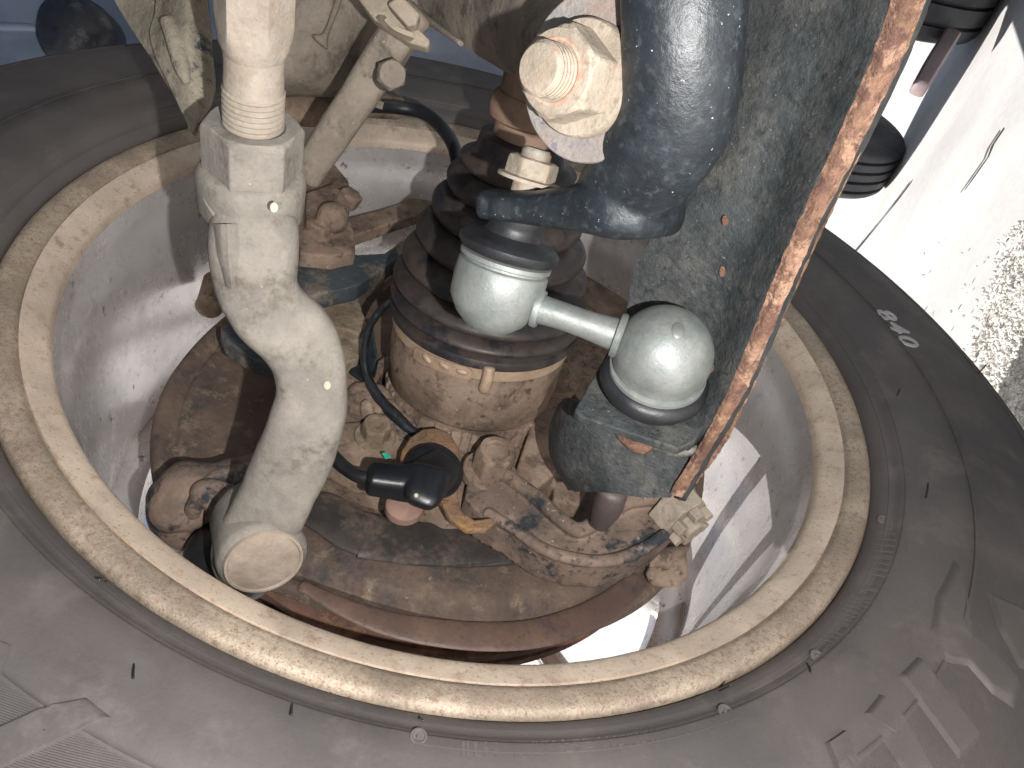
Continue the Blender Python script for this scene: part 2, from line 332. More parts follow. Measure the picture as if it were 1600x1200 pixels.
# ------------------------------------------------------------------ the wheel
SW = [(-.006, .2416), (-.0010, .2412), (.0030, .2424), (.0062, .2452), (.0078, .2482), (.0084, .2502), (.0100, .2512), (.0125, .2545), (.0140, .262), (.0162, .276), (.0172, .2868), (.0164, .2878),
      (.0162, .295), (.0155, .310), (.0135, .326), (.0105, .341), (.0060, .355), (.0010, .3645), (-.006, .3705), (-.016, .3738)]
def sw_s(r):
    q = sorted((b, a) for a, b in SW); return float(np.interp(r, [a for a, _ in q], [b for _, b in q]))
wheel = thing('road_wheel', WR(0, .374, -.11), 'front road wheel seen from inboard, dusty tyre on a tan corroded alloy rim', 'wheel')
def ringmesh(prof, seg, name, mat, parent, uv=False, close=False):
    m = MB(); m.lathe(prof, WC, NN, seg=seg, ref=GG, cap=False, close=close)
    o = m.build(name, mat, parent, smooth=50)
    if uv:
        me = o.data; l = me.uv_layers.new(name='ring'); co = np.array([v.co[:] for v in me.vertices]); W0 = w(WC)-np.array(parent['org'] if parent.type != 'EMPTY' else list(parent.matrix_world.translation))
        nW, gW, fW = M3@NN, M3@GG, M3@FA
        for f in me.polygons:
            us = []
            for li in f.loop_indices:
                q = co[me.loops[li].vertex_index]-W0; q = q-nW*(q@nW); us.append([math.atan2(q@fW, q@gW)/(2*math.pi), np.linalg.norm(q)])
            a0 = us[0][0]
            for u in us:
                if u[0]-a0 > .5: u[0] -= 1
                if u[0]-a0 < -.5: u[0] += 1
            for li, u in zip(f.loop_indices, us): l.data[li].uv = u
    return o
tyre_prof = SW+[(-.03, .376), (-.06, .3765), (-.06, .368), (-.068, .368), (-.068, .3765), (-.11, .377), (-.11, .368), (-.118, .368), (-.118, .377), (-.165, .3765), (-.165, .368), (-.173, .368), (-.173, .3765), (-.205, .375), (-.222, .371), (-.235, .36), (-.243, .33), (-.245, .30), (-.240, .262), (-.232, .244), (-.20, .243), (-.20, .25), (-.225, .27), (-.23, .32), (-.21, .36), (-.12, .366), (-.02, .358), (.005, .32), (.005, .27), (-.01, .25)]
tyre = ringmesh(tyre_prof, 256, 'tyre', TYRE, wheel, uv=True, close=True)

def surf(a, r, lift): return WR(a, r, sw_s(r)+lift)
def raised(poly_px, h, name='sidewall_lug', mat=None, parent=None):
    """a moulded pad on the sidewall, outline measured in the photo and laid on the curved rubber"""
    pr = []
    for (x, y) in poly_px:
        s = .014
        for _ in range(6):
            a, r, _s = polar(WP(x, y, s)); s = sw_s(min(max(r, .245), .37))
        pr.append((a, min(r, .372)))
    return raised_ar(pr, h, name, mat, parent)
def raised_ar(pr, h, name='sidewall_lug', mat=None, parent=None):
    c = np.mean(np.array(pr), 0); rings = []
    dense = []
    for i in range(len(pr)):
        p, q = np.array(pr[i]), np.array(pr[(i+1) % len(pr)])
        for t in np.linspace(0, 1, 7)[:-1]: dense.append(p+(q-p)*t)
    dense = np.array(dense); rows = []
    for (k, l) in ((1.10, -.0006), (1.0, h*.45), (.93, h), (.85, h), (.6, h), (.35, h), (.02, h)):
        rows.append([surf(*(c+(d-c)*k), l) for d in dense])
    return MB().grid(rows, cv=True).build(name, mat or TYRE_PLAIN, parent or tyre, smooth=60)
TYRE_PLAIN = grime('dusty_tyre_lug_rubber', '58524f', '4e4a49', sc=14, dark='625b57', dsc=34, dth=(.5, .72), fine=.07, rough=(.5, .7), bump=.2, bsc=700, spec=.42)
LETTER = grime('scuffed_grey_letter_rubber', 'b5b2b2', 'a19e9e', sc=60, fine=.1, rough=(.5, .7), spec=.4)
lugs_px = [
    [(1492, 881), (1465, 935), (1457, 985), (1474, 1030), (1512, 1038), (1549, 1080), (1580, 1100), (1592, 1067), (1534, 1009), (1497, 985), (1505, 945)],
    [(1543, 928), (1562, 985), (1592, 1040), (1625, 1050), (1620, 965)],
    [(1435, 1030), (1407, 1058), (1436, 1100), (1497, 1182), (1528, 1150), (1470, 1075)],
    [(1376, 1088), (1353, 1116), (1372, 1142), (1420, 1215), (1460, 1215), (1412, 1128)],
    [(1318, 1143), (1290, 1162), (1308, 1215), (1346, 1215)]]
base_pr = []
for L_ in lugs_px:
    raised(L_, .0022)
raised([(-10, 1140), (60, 1108), (132, 1092), (170, 1122), (105, 1152), (40, 1182), (-20, 1210)], .0013)
raised([(-60, 1050), (-30, 990), (20, 1010), (0, 1060)], .0013)
a0 = polar(WP(1500, 1000, .012))[0]
def lugring():
    # the same lug pattern goes on round the shoulder
    shapes = []
    for k in range(24):
        a = a0+2*math.pi*k/24
        p = WR(a, .335, .012); x, y = 800+F*p[0]/-p[2], 600-F*p[1]/-p[2]
        if (1270 < x < 1640 and y > 850): continue
        if x < 200 and y > 950: continue
        j = .0
        raised_ar([(a-.055, .318), (a-.015, .312), (a+.03, .326), (a+.075, .350), (a+.05, .3635), (a-.005, .3600), (a-.03, .342)], .0022)
# moulded ring lines and the framed strips of small raised print
for (r0, r1, h) in ((.2572, .2578, .0004),):
    pass
def arcstrip(a_lo, a_hi, r_lo, r_hi, h, name, mat=None, n=60):
    rows = []
    for a in np.linspace(a_lo, a_hi, n):
        rows.append([surf(a, r_lo, -.0004), surf(a, r_lo, h), surf(a, r_hi, h), surf(a, r_hi, -.0004)])
    return MB().grid(rows).build(name, mat or TYRE_PLAIN, tyre, smooth=60)
def ang(x, y, s=.013): return polar(WP(x, y, s))[0]
def rad(x, y, s=.013): return polar(WP(x, y, s))[1]
def lettering(txt, x, y, size, name, mat, dirsign, h=.0006, s=.014, spacing=1.0, stretch=1.0):
    """raised letters bent round the sidewall, reading start at photo position x, y"""
    cu = bpy.data.curves.new('letters', 'FONT'); cu.body = txt; cu.size = size; cu.extrude = h; cu.offset = size*.012; cu.space_character = spacing; cu.resolution_u = 3
    ob = bpy.data.objects.new('letters', cu); COL.objects.link(ob)
    dg = bpy.context.evaluated_depsgraph_get(); me = bpy.data.meshes.new_from_object(ob.evaluated_get(dg)); bpy.data.objects.remove(ob)
    a, r, _ = polar(WP(x, y, s)); V = []
    for v in me.vertices:
        rr_ = r+v.co.y*(1 if dirsign > 0 else -1); aa = a+dirsign*DS*v.co.x*stretch/r
        V.append(surf(aa, rr_, .0003+v.co.z+h*.5))
    m = MB(); m.add(V, [tuple(p.vertices) for p in me.polygons]); return m.build(name, mat, tyre, smooth=30)
# angle sense: +1 if clockwise in the picture raises the angle
DS = 1 if (ang(1420, 525)-ang(1365, 480)) > 0 else -1
lettering('840', 1362, 488, .0215, 'lettering', LETTER, 1, h=.0004, spacing=1.15, stretch=1.1)
def print_strip(x, y, x1, y1, h, name='moulded_print'):
    # worn small print that cannot be read: short raised strokes
    rn_ = np.random.default_rng(int(x)); a, r_, _ = polar(WP(x, y, .014)); a2, r2_, _ = polar(WP(x1, y1, .014)); n = int(abs(a2-a)*r_/(h*.62)); m = MB()
    for i in range(n):
        t_ = i/n
        if rn_.random() < .16: continue
        aa = a+(a2-a)*t_; rc_ = r_+(r2_-r_)*t_; kk = rn_.integers(3)
        for (da, lo, hi, wd_) in (((0, -.5, .5, .10),) if kk == 0 else ((-.12, -.5, .5, .09), (.14, -.5, .5, .09)) if kk == 1 else ((0, -.5, .5, .09), (.14, .36, .5, .22))):
            ac = aa+da*h/rc_; w2 = wd_*h/rc_
            V = [surf(ac+sx*w2, rc_+q_*h, -.0002) for (sx, q_) in ((-1, lo), (1, lo), (1, hi), (-1, hi))]; V += [p+NN*.0005 for p in V]
            m.add(V, [(4, 5, 6, 7), (0, 1, 5, 4), (1, 2, 6, 5), (2, 3, 7, 6), (3, 0, 4, 7)])
    m.build(name, TYRE_PLAIN, tyre, smooth=30)
print_strip(1283, 1012, 1362, 900, .0055); print_strip(1296, 1022, 1372, 905, .0055); print_strip(1380, 890, 1397, 812, .007)
print_strip(728, 1168, 900, 1160, .0055); print_strip(905, 1158, 1090, 1132, .0045)
arcstrip(ang(645, 1158), ang(1155, 1118), rad(900, 1176)-.0004, rad(900, 1176)+.0002, .0003, 'moulded_line')
arcstrip(ang(1392, 800), ang(1190, 1090), rad(1330, 960)-.0003, rad(1330, 960)+.0003, .0003, 'moulded_line')
arcstrip(0, 2*math.pi, .2870, .2878, .0007, 'moulded_line', n=240); arcstrip(0, 2*math.pi, .3500, .3512, .0005, 'moulded_line', n=200); arcstrip(0, 2*math.pi, .3610, .3626, .0006, 'moulded_line', n=200); arcstrip(0, 2*math.pi, .2470, .2476, .0004, 'moulded_line', n=200)
arcstrip(0, 2*math.pi, .2532, .2538, .0003, 'moulded_line', n=200)
for (x, y) in ((655, 1148), (1137, 1107), (1283, 1018), (1392, 798)):
    a, r, _ = polar(WP(x, y, .014)); c = surf(a, r, 0)
    MB().lathe([(-.0004, .0030), (.0005, .0028), (.0006, .0022), (.0002, .0019), (.0002, .0008), (.0009, .0005)], c, NN, seg=20).build('moulded_dimple', TYRE_PLAIN, tyre)
for (x0, y0, x1, y1) in ((163, 883, 155, 906), (209, 1038, 208, 1060), (457, 1092, 455, 1117), (663, 1100, 661, 1126), (1143, 1050, 1141, 1070), (1268, 1028, 1267, 1050), (1450, 755, 1447, 778), (1537, 574, 1541, 570), (1406, 608, 1402, 618)):
    a, r, _ = polar(WP(x0, y0, .014)); p = surf(a, r, -.0003); q = WP(x1, y1, .0165)
    MB().tube([p, (p+q)/2+NN*.0005, q], .0004, 8, 6).build('rubber_whisker', RUB, tyre)

# rim
lip = ringmesh([(-.014, .2385), (-.004, .2412), (.0005, .2406), (.0026, .2388), (.0030, .2362), (.0024, .2328), (.0012, .2298), (.0004, .2278), (-.0012, .2272), (-.0020, .2264)], 256, 'rim_bead', BEAD, wheel)
band = ringmesh([(-.0022, .2268), (-.0006, .2262), (-.0016, .2240), (-.0040, .2195), (-.0058, .2165), (-.0072, .2150), (-.0092, .2141), (-.0125, .2136)], 256, 'rim_lip', LIP, wheel)
barrel = ringmesh([(-.0115, .2139), (-.022, .2128), (-.030, .2118), (-.034, .2092), (-.05, .2065), (-.075, .203), (-.11, .200), (-.15, .200), (-.18, .203), (-.20, .208), (-.215, .221), (-.226, .232), (-.236, .238), (-.236, .243), (-.22, .243), (-.20, .216), (-.15, .206), (-.05, .212), (-.012, .2375)], 192, 'barrel', BARREL, wheel)
NSP = 10
for k in range(NSP):
    a = R(12)+2*math.pi*k/NSP; q = []
    for (r, s, hw, ht) in ((.05, -.168, .014, .010), (.09, -.174, .0095, .009), (.14, -.181, .0085, .008), (.17, -.187, .0105, .009), (.192, -.191, .016, .010)):
        q.append([*WR(a, r, s), hw, ht])
    MB().sweep3(q, 24, 16, 3, frame=NN).build('spoke', BARREL, wheel)
MB().lathe([(-.180, .186), (-.178, .192), (-.178, .206), (-.205, .212), (-.207, .196), (-.202, .186), (-.191, .1835)], WC, NN, 160, ref=GG, close=True).build('face_ring', BARREL, wheel)
MB().lathe([(-.19, .001), (-.19, .06), (-.175, .072), (-.155, .075), (-.15, .07), (-.15, .001)], WC, NN, 64, ref=GG).build('hub_pad', BARREL, wheel)

# ------------------------------------------------------------------ brake parts
disc = thing('brake_disc', WC-NN*.105, 'rusty brake disc, its bare edge below the dark dust shield', 'brake disc')
MB().lathe([(-.118, .03), (-.118, .160), (-.1165, .1615), (-.1105, .1615), (-.110, .1605), (-.110, .150), (-.106, .150), (-.106, .1605), (-.1055, .1618), (-.1, .1618), (-.098, .160), (-.098, .03)], WC, NN, 128, ref=GG).build('friction_ring', DISCR, disc)
MB().lathe([(-.15, .03), (-.15, .062), (-.147, .066), (-.10, .068), (-.098, .03)], WC, NN, 64, ref=GG).build('disc_hat', DISCR, disc)
shp = [(235, 690), (240, 640), (262, 590), (300, 545), (355, 490), (430, 455), (560, 420), (700, 400), (850, 420), (980, 480), (1060, 560), (1095, 660), (1098, 760), (1075, 860), (1030, 925), (960, 970), (860, 1000), (750, 1005), (650, 990), (560, 965), (500, 945), (450, 925), (380, 900), (330, 880), (275, 835), (245, 780), (235, 735)]
shield = thing('brake_dust_shield', WP(700, 780, -.088), 'mottled brown and black sheet steel dust shield behind the hub', 'dust shield')
def shield_build():
    out = [polar(WP(x, y, -.088)) for (x, y) in shp]; aa = np.array([o[0] for o in out]); rad_ = np.array([o[1] for o in out])
    k = np.argsort(aa); aa = aa[k]; rad_ = rad_[k]
    A = np.linspace(-math.pi, math.pi, 240, endpoint=False)
    RO = np.interp(A, aa, rad_, period=2*math.pi); RO = np.convolve(np.r_[RO[-6:], RO, RO[:6]], np.ones(13)/13, 'valid')
    rows = []
    fr = [(.30, 0), (.40, 0), (.52, 0), (.60, .001), (.64, .006), (.70, .0085), (.78, .008), (.84, .0075), (.885, .006), (.905, .001), (.92, -.001), (.945, .001), (.965, .0035), (.985, .003), (.995, .0005), (1.0, -.003), (.99, -.004), (.95, -.003), (.90, -.004), (.70, .003), (.52, -.004), (.30, -.004)]
    for i, (a, r) in enumerate(zip(A, RO)):
        # the embossed pocket runs only round the lower part
        pw = math.exp(-((((a-ang(760, 920, -.088)+math.pi) % (2*math.pi))-math.pi)/.85)**4)
        rows.append([WR(a, max(r*k_, .03), -.088+h*(1.0*pw if .6 <= k_ <= .905 and h > .002 else 1)) for (k_, h) in fr])
    MB().grid(rows, cu=True).build('shield_plate', SHIELD, shield, smooth=60)
shield_build()
DKB = grime('dusty_black_steel_band', '35312f', '403a36', sc=50, patch='62544b', psc=40, pth=(.48, .68), speck='877b72', ssc=260, sth=(.68, .76), fine=.12, rough=(.45, .7), bump=.4, bsc=500)
DKB2 = DKB
MB().sweep3([[*WP(x, y, s), a_, .0022] for (x, y, s, a_) in ((440, 780, -.082, .008), (505, 800, -.079, .013), (560, 832, -.078, .014), (640, 848, -.077, .014), (720, 850, -.077, .014), (800, 842, -.077, .014), (870, 822, -.078, .011))], 60, 20, 3, frame=NN).build('inner_ring', DKB, shield, disp=.001, dscale=.01)
MB().sweep3([[*WP(x, y, s), .004, .0022] for (x, y, s) in ((560, 862, -.078), (640, 872, -.078), (720, 876, -.078), (800, 872, -.078), (900, 850, -.079))], 60, 14, frame=NN).build('pressed_rib', DKB, shield)

LIPR = grime('smooth_red_brown_sheet', '6e564b', '5f4c43', sc=30, patch='4a4245', psc=40, pth=(.54, .7), dark='57453e', dsc=300, fine=.08, rough=(.4, .55), bump=.2, bsc=500, lump=.2)
def edge_strip(lst, a_, b_, mat, name='rolled_edge'):
    MB().sweep3([[*WP(x, y, -.084), a_*k_, b_] for (x, y, k_) in lst], 70, 18, frame=NN).build(name, mat, shield, disp=.0006, dscale=.012)
edge_strip([(470, 915, .4), (540, 950, .7), (600, 972, .9), (660, 985, 1), (740, 994, 1.1), (820, 992, 1.1), (890, 975, 1.1), (950, 945, 1), (1000, 905, .8)], .0075, .0014, LIPR)
cal = thing('brake_caliper', WP(310, 770, -.06), 'rusty brown caliper bracket with a scalloped edge by the left rim gap', 'caliper')
m = MB()
m.sweep3([[*WP(x, y, s), a_, b_] for (x, y, s, a_, b_) in ((258, 790, -.07, .016, .012), (290, 775, -.062, .020, .014), (335, 765, -.06, .015, .013), (390, 745, -.06, .012, .012), (470, 720, -.06, .012, .01))], 40, 20, frame=NN)
m.sweep3([[*WP(x, y, s), a_, b_] for (x, y, s, a_, b_) in ((262, 765, -.072, .010, .012), (268, 800, -.08, .012, .016), (285, 830, -.09, .010, .012), (300, 850, -.095, .006, .008))], 30, 18, frame=NN)
m.build('caliper_bracket', BROWNB, cal, remesh=.0012, smit=4, disp=.0012, dscale=.010)
m = MB(); m.ball(WP(338, 775, -.045), .009, 16, (1, 1.4, .6), NN); m.sweep3([[*WP(x, y, -.052), .004, .006] for (x, y) in ((300, 800), (312, 775), (335, 750), (375, 738), (400, 730))], 30, 14, frame=NN)
m.build('caliper_boss', BROWNB, cal, remesh=.001, smit=3, disp=.0008, dscale=.01)
MB().sweep3([[*WP(x, y, -.085), .009, .009] for (x, y) in ((338, 440), (330, 470), (326, 480))], 12, 16, frame=NN).build('rounded_tab', BROWN, cal)  # small rounded brown tab

# ------------------------------------------------------------------ steering knuckle
kn = thing('steering_knuckle', WP(735, 700, -.06), 'cast steering knuckle caked in brown dirt around the drive joint', 'knuckle')
A0 = P(733, 600, .492); AX = unit(P(826, 190, .398)-A0)
def kw(lst): return [[*WP(x, y, s), a_, b_] for (x, y, s, a_, b_) in lst]
m = MB()
m.lathe([(-.055, .0575), (-.055, .070), (-.04, .072), (-.022, .070), (-.016, .066), (-.017, .0575)], A0, AX, 64, close=True)
def slab(m, pts, th, s0=None):
    V = [WP(*(p if len(p) == 3 else (*p, s0))) for p in pts]; return m.prism(V, -NN*th)
m.build('bearing_housing', BROWN, kn, disp=.001, dscale=.012)
m = MB()
slab(m, [(470, 570), (520, 548), (560, 552), (592, 600), (635, 668), (690, 672), (735, 660), (790, 690), (845, 680), (872, 700), (850, 745), (800, 775), (742, 800), (700, 800), (625, 752), (578, 742), (500, 708), (455, 650)], .03, -.060)
slab(m, [(500, 700), (530, 660), (600, 655), (640, 690), (625, 735), (560, 735)], .02, -.056)
m.build('flange', BROWN, kn, remesh=.0011, smit=3, disp=.0004, dscale=.006)
m = MB()
slab(m, [(842, 585), (858, 566), (885, 566), (903, 590), (890, 630), (878, 700), (868, 740), (835, 765), (800, 752), (818, 700), (838, 640)], .03, -.048)
slab(m, [(868, 700), (905, 690), (930, 740), (905, 790), (865, 780)], .02, -.058)
m.build('upright_web', BROWN, kn, remesh=.0011, smit=3, disp=.0004, dscale=.006)
m = MB()
slab(m, [(893, 372), (925, 365), (945, 392), (985, 380), (982, 470), (978, 530), (955, 535), (900, 515), (885, 440)], .03, -.07)
slab(m, [(900, 520), (970, 530), (985, 600), (940, 650), (900, 620), (880, 560)], .03, -.078)
slab(m, [(930, 385), (980, 370), (984, 420), (950, 412)], .012, -.062)
m.build('upper_web', BROWN, kn, remesh=.0012, smit=3, disp=.0004, dscale=.006)
m = MB()
slab(m, [(733, 742, -.046), (790, 732, -.044), (830, 763, -.041), (872, 800, -.038), (907, 818, -.036), (945, 790, -.032), (985, 772, -.028), (1050, 768, -.022), (1084, 746, -.018), (1092, 775, -.018), (1070, 812, -.020), (1042, 842, -.024), (1000, 868, -.028), (950, 884, -.033), (900, 882, -.037), (848, 866, -.040), (800, 832, -.044), (752, 806, -.047), (726, 778, -.047)], .02)
m.sweep3(kw([(790, 742, -.040, .004, .004), (832, 772, -.037, .004, .004), (872, 808, -.034, .004, .004), (907, 828, -.032, .004, .004), (950, 800, -.028, .004, .004), (990, 782, -.024, .004, .004), (1045, 778, -.019, .004, .004)]), 50, 14, frame=NN)
m.sweep3(kw([(760, 800, -.045, .003, .003), (802, 826, -.042, .003, .003), (850, 858, -.038, .0035, .003), (902, 874, -.035, .0035, .003), (950, 876, -.031, .0035, .003), (1000, 860, -.026, .0035, .003), (1040, 834, -.021, .003, .003)]), 50, 14, frame=NN)
m.build('lower_arm', BROWNB, kn, remesh=.0010, smit=3, disp=.0004, dscale=.006)
m = MB()
slab(m, [(455, 265), (485, 240), (510, 238), (528, 262), (545, 282), (547, 300), (530, 318), (545, 335), (553, 360), (556, 392), (520, 400), (470, 395), (450, 320)], .035, -.012)
slab(m, [(478, 300), (520, 285), (535, 300), (548, 318), (540, 348), (505, 360), (478, 345)], .012, -.004)
m.ball(WP(520, 340, -.002), .010, 14); m.lathe([(-.004, .008), (.006, .008)], WP(545, 312, -.012), unit(NN+np.array([.5, .1, 0])), 36, rmod=hexmod(.008))
m.build('upper_casting', BROWN, kn, remesh=.0011, smit=3, disp=.0008, dscale=.009)
m = MB()
slab(m, [(545, 340), (600, 325), (655, 305), (700, 290), (702, 318), (655, 334), (600, 352), (548, 370)], .010, -.05)
slab(m, [(590, 408), (625, 376), (660, 360), (680, 375), (640, 410), (600, 440)], .010, -.055)
m.build('link_arm', BROWN, kn, bevel=.0015)
m = MB()
slab(m, [(462, 395), (478, 365), (500, 352), (522, 358), (540, 380), (556, 398), (600, 396), (618, 385), (625, 402), (590, 425), (560, 446), (520, 455), (470, 465), (448, 440)], .012, -.022)
slab(m, [(345, 510), (365, 500), (432, 540), (436, 575), (395, 560), (352, 532)], .012, -.05)
m.build('black_bracket', grime('splashed_blue_black_paint', '343a3f', '41474b', sc=40, patch='75695d', psc=44, pth=(.52, .7), speck='98a0a2', ssc=300, sth=(.66, .75), fine=.12, rough=(.45, .7), bump=.4, bsc=500, lump=.4), kn, remesh=.0010, smit=3, disp=.0012, dscale=.01)
m = MB()
slab(m, [(497, 478), (545, 442), (558, 455), (566, 485), (574, 505), (560, 522), (545, 515), (508, 508)], .02, -.045)
slab(m, [(500, 512), (545, 512), (572, 525), (560, 560), (520, 575), (500, 555)], .02, -.052)
slab(m, [(452, 470), (480, 440), (530, 432), (545, 440), (500, 475), (495, 510), (462, 505)], .016, -.048)
m.build('dirt_caked_lug', grime('light_brown_clay', '998878', '82735f', sc=50, dark='62564d', dsc=160, dth=(.56, .74), fine=.14, rough=(.8, .95), bump=.6, bsc=500, lump=.6, lsc=130, spec=.2), kn, remesh=.0010, smit=3, disp=.0004, dscale=.010)
m = MB(); slab(m, [(556, 515), (582, 498), (592, 560), (575, 600), (545, 580)], .02, -.058); m.build('painted_lug', BLACKP, kn, bevel=.002)
# black edged seal ring round the joint
MB().sweep([(612, 468, .455, 5, .004), (592, 488, .462, 6, .004), (576, 515, .468, 6, .0045), (569, 550, .470, 6, .0045), (574, 588, .468, 7, .0045), (592, 622, .462, 9, .0045), (618, 650, .456, 10, .004), (650, 676, .452, 7, .004), (700, 690, .450, 4, .003)], 60, 16).build('seal_lip', BLACKP, kn, disp=.0006, dscale=.008)
MB().sweep([(602, 632, .462, 14, .004), (625, 664, .458, 22, .004), (645, 690, .456, 18, .004)], 30, 20, 2.6).build('painted_lug', BROWNB, kn, disp=.0012, dscale=.01)
def bolt(x, y, s, hexpx, boss, name='bolt', hh=.008, mat=None, tilt=(0, 0), washer=1.35, dep=None):
    c = WP(x, y, s); d = -c[2]; rc = hexpx*d/F; ax = unit(NN+np.array([tilt[0], tilt[1], 0])); m = MB()
    m.lathe([(-.004, rc*washer*1.02), (0, rc*washer), (.0008, rc*washer*.95), (.001, rc*1.02)], c, ax, 40)
    m.lathe([(0, rc), (hh*.75, rc), (hh*.88, rc*.94), (hh, rc*.84), (hh, rc*.6), (hh*.93, rc*.55)], c, ax, 72, rmod=hexmod(rc, rot=.3))
    return m.build(name, mat or BROWN, kn, smooth=35, disp=.0006, dscale=.005)
CLAY = bpy.data.materials['light_brown_clay']
bolt(766, 735, -.045, 32, 0, hh=.017)
bolt(586, 681, -.055, 24, 0, hh=.010, mat=CLAY)
bolt(868, 592, -.045, 27, 0, hh=.008)
m = MB(); m.lathe([(-.01, .0145), (.002, .0150), (.006, .0140), (.0075, .0120)], WP(575, 633, -.06), NN, 40); m.ball(WP(572, 640, -.05), .004, 12, (1.6, 1, .5)); m.build('boss', BROWN, kn, remesh=.0009, smit=2, disp=.003, dscale=.008)
MB().prism([WP(x, y, -.044) for (x, y) in ((596, 709), (603, 708), (612, 716), (602, 718))], NN*.0008).build('paint_fleck', TEAL, kn, bevel=.0003)
# castellated nut at the end of the lower arm
c = WP(1070, 812, -.02); ax = unit(WP(1096, 842, -.020)-c)
m = MB(); m.lathe([(-.012, .006), (-.012, .0150), (0, .0150), (.0015, .0140), (.0015, .006)], c, ax, 60, rmod=hexmod(.0150))
m.build('castle_nut', PALEN, kn, smooth=35, bevel=.0006)
m = MB()
for k in range(6):
    a_, u_, v_ = basis(ax); an = 2*math.pi*(k+.5)/6; ctr = c+ax*.0015+(u_*math.cos(an)+v_*math.sin(an))*.0102; tn = -u_*math.sin(an)+v_*math.cos(an); rd = u_*math.cos(an)+v_*math.sin(an)
    m.prism([ctr+tn*.0028-rd*.0022, ctr+tn*.0028+rd*.0022, ctr-tn*.0028+rd*.0022, ctr-tn*.0028-rd*.0022], ax*.006)
m.lathe([(0, .0058), (.008, .0058), (.009, .005)], c, ax, 24)
m.build('castle_crown', PALEN, kn, bevel=.0005)
MB().sweep3([[*WP(1045, 862, -.06), .014, .004], [*WP(1040, 890, -.07), .012, .004], [*WP(1015, 905, -.075), .004, .003]], 14, 16, frame=NN).build('stop_tab', BROWN, kn)

# ------------------------------------------------------------------ drive shaft with its joint and boot
ds = thing('drive_shaft', A0, 'brown drive shaft with a pleated black rubber boot and stamped clamp', 'drive shaft')
MB().lathe([(-.03, .040), (-.030, .0440), (.001, .0450), (.003, .0490), (.005, .0505), (.016, .0512), (.018, .0520), (.030, .0520), (.040, .052), (.0505, .0515), (.052, .04)], A0, AX, 96).build('joint_housing', BROWN, ds, disp=.0008, dscale=.01)
def teeth(a, t, r): return r*(1+(.03 if (a*30/math.pi) % 2 < 1 else 0))
MB().lathe([(-.012, .040), (-.012, .0495), (-.001, .0500), (.001, .0490), (.0015, .045)], A0, AX, 304, rmod=teeth).build('tone_ring', BROWN, ds)
cl = MB().lathe([(.0415, .0515), (.0415, .0530), (.0488, .0532), (.0488, .0515)], A0, AX, 96, close=True).build('boot_clamp', grime('dusty_brass_clamp', 'b59e87', 'a28b76', sc=60, fine=.12, rough=(.45, .7), metal=.2, bump=.4, bsc=600, spec=.4), ds, bevel=.0004)
CLM = bpy.data.materials['dusty_brass_clamp']
def on_cyl(x, y, r):
    """where the photo ray meets the joint's cylinder"""
    d = ray(x, y); A_ = d-AX*(d@AX); B_ = A0-AX*(A0@AX); a = A_@A_; b = -2*A_@B_; c_ = B_@B_-r*r; D = max(b*b-4*a*c_, 0)
    return d*((-b-math.sqrt(D))/(2*a))
def cyl_patch(pts, r, th, name, mat, parent):
    rows = []
    for (x, y, hw) in pts:
        c = on_cyl(x, y, r); rdl = c-A0; rdl = unit(rdl-AX*(rdl@AX))
        rows.append([c-AX*hw-rdl*.0005, c-AX*hw+rdl*th, c+AX*hw+rdl*th, c+AX*hw-rdl*.0005])
    return MB().grid(catmull(np.array(rows).reshape(len(rows), -1), 24).reshape(24, 4, 3)).build(name, mat, parent)
tg = cyl_patch([(648, 549, .0015), (652, 552, .0036), (680, 566, .0038), (710, 577, .0038), (730, 582, .0036), (738, 583, .0012)], .0533, .0010, 'clamp_tongue', CLM, ds)
for (x, y) in ((667, 560), (694, 571), (722, 581)):
    c = on_cyl(x, y, .0542); rd = c-A0; rd = unit(rd-AX*(rd@AX)); tn = np.cross(AX, rd)
    MB().ball(c, .0032, 12, (.55, 1.1, .5), rd).build('clamp_dimple', CLM, ds)
c = on_cyl(760, 592, .0535); rd = c-A0; rd = unit(rd-AX*(rd@AX))
MB().tube([c+AX*.008+rd*.001, c+AX*.003+rd*.0025, c-AX*.004+rd*.002, c-AX*.006+rd*.0005], .0032, 16, 14).build('clamp_ear', CLM, ds)
# boot: pleats shrinking toward the shaft
def boot():
    prof = [(.0485, .050), (.049, .0520), (.0515, .0540)]
    t = .052; LS = [.0085, .0105, .0135, .0160, .0165, .0150, .013]; RS = [.0548, .0562, .0560, .0528, .0475, .0415, .0360, .031]
    for k in range(7):
        for s_ in np.linspace(0, 1, 13)[:-1]:
            rp = RS[k] if s_ < .5 else RS[k+1]; rv = .5*(RS[k]+RS[k+1])*.80
            prof.append((t+LS[k]*s_, rv+(rp-rv)*abs(math.cos(math.pi*s_))**.55))
        t += LS[k]
    prof += [(t, .028), (t+.004, .024), (t+.012, .0225), (t+.013, .018)]
    return prof, t
bp, tend = boot()
MB().lathe(bp, A0, AX, 96).build('boot', RUBD, ds)
MB().lathe([(.0485, .0530), (.0495, .0549), (.0525, .0553), (.0545, .0545)], A0, AX, 96, cap=False).build('boot_rim', RUBD, ds)
MB().lathe([(tend, .012), (tend, .0165), (tend+.02, .0168), (tend+.022, .0205), (tend+.027, .0215), (tend+.032, .020), (tend+.034, .018), (tend+.034, .0172), (tend+.09, .0172), (tend+.13, .0175), (tend+.13, .01)], A0, AX, 64).build('shaft', grime('smooth_brown_shaft', '8a7262', '7c6657', sc=40, dark='8c5e48', dsc=260, dth=(.68, .74), fine=.1, rough=(.7, .9), bump=.3, bsc=600, spec=.25), ds)

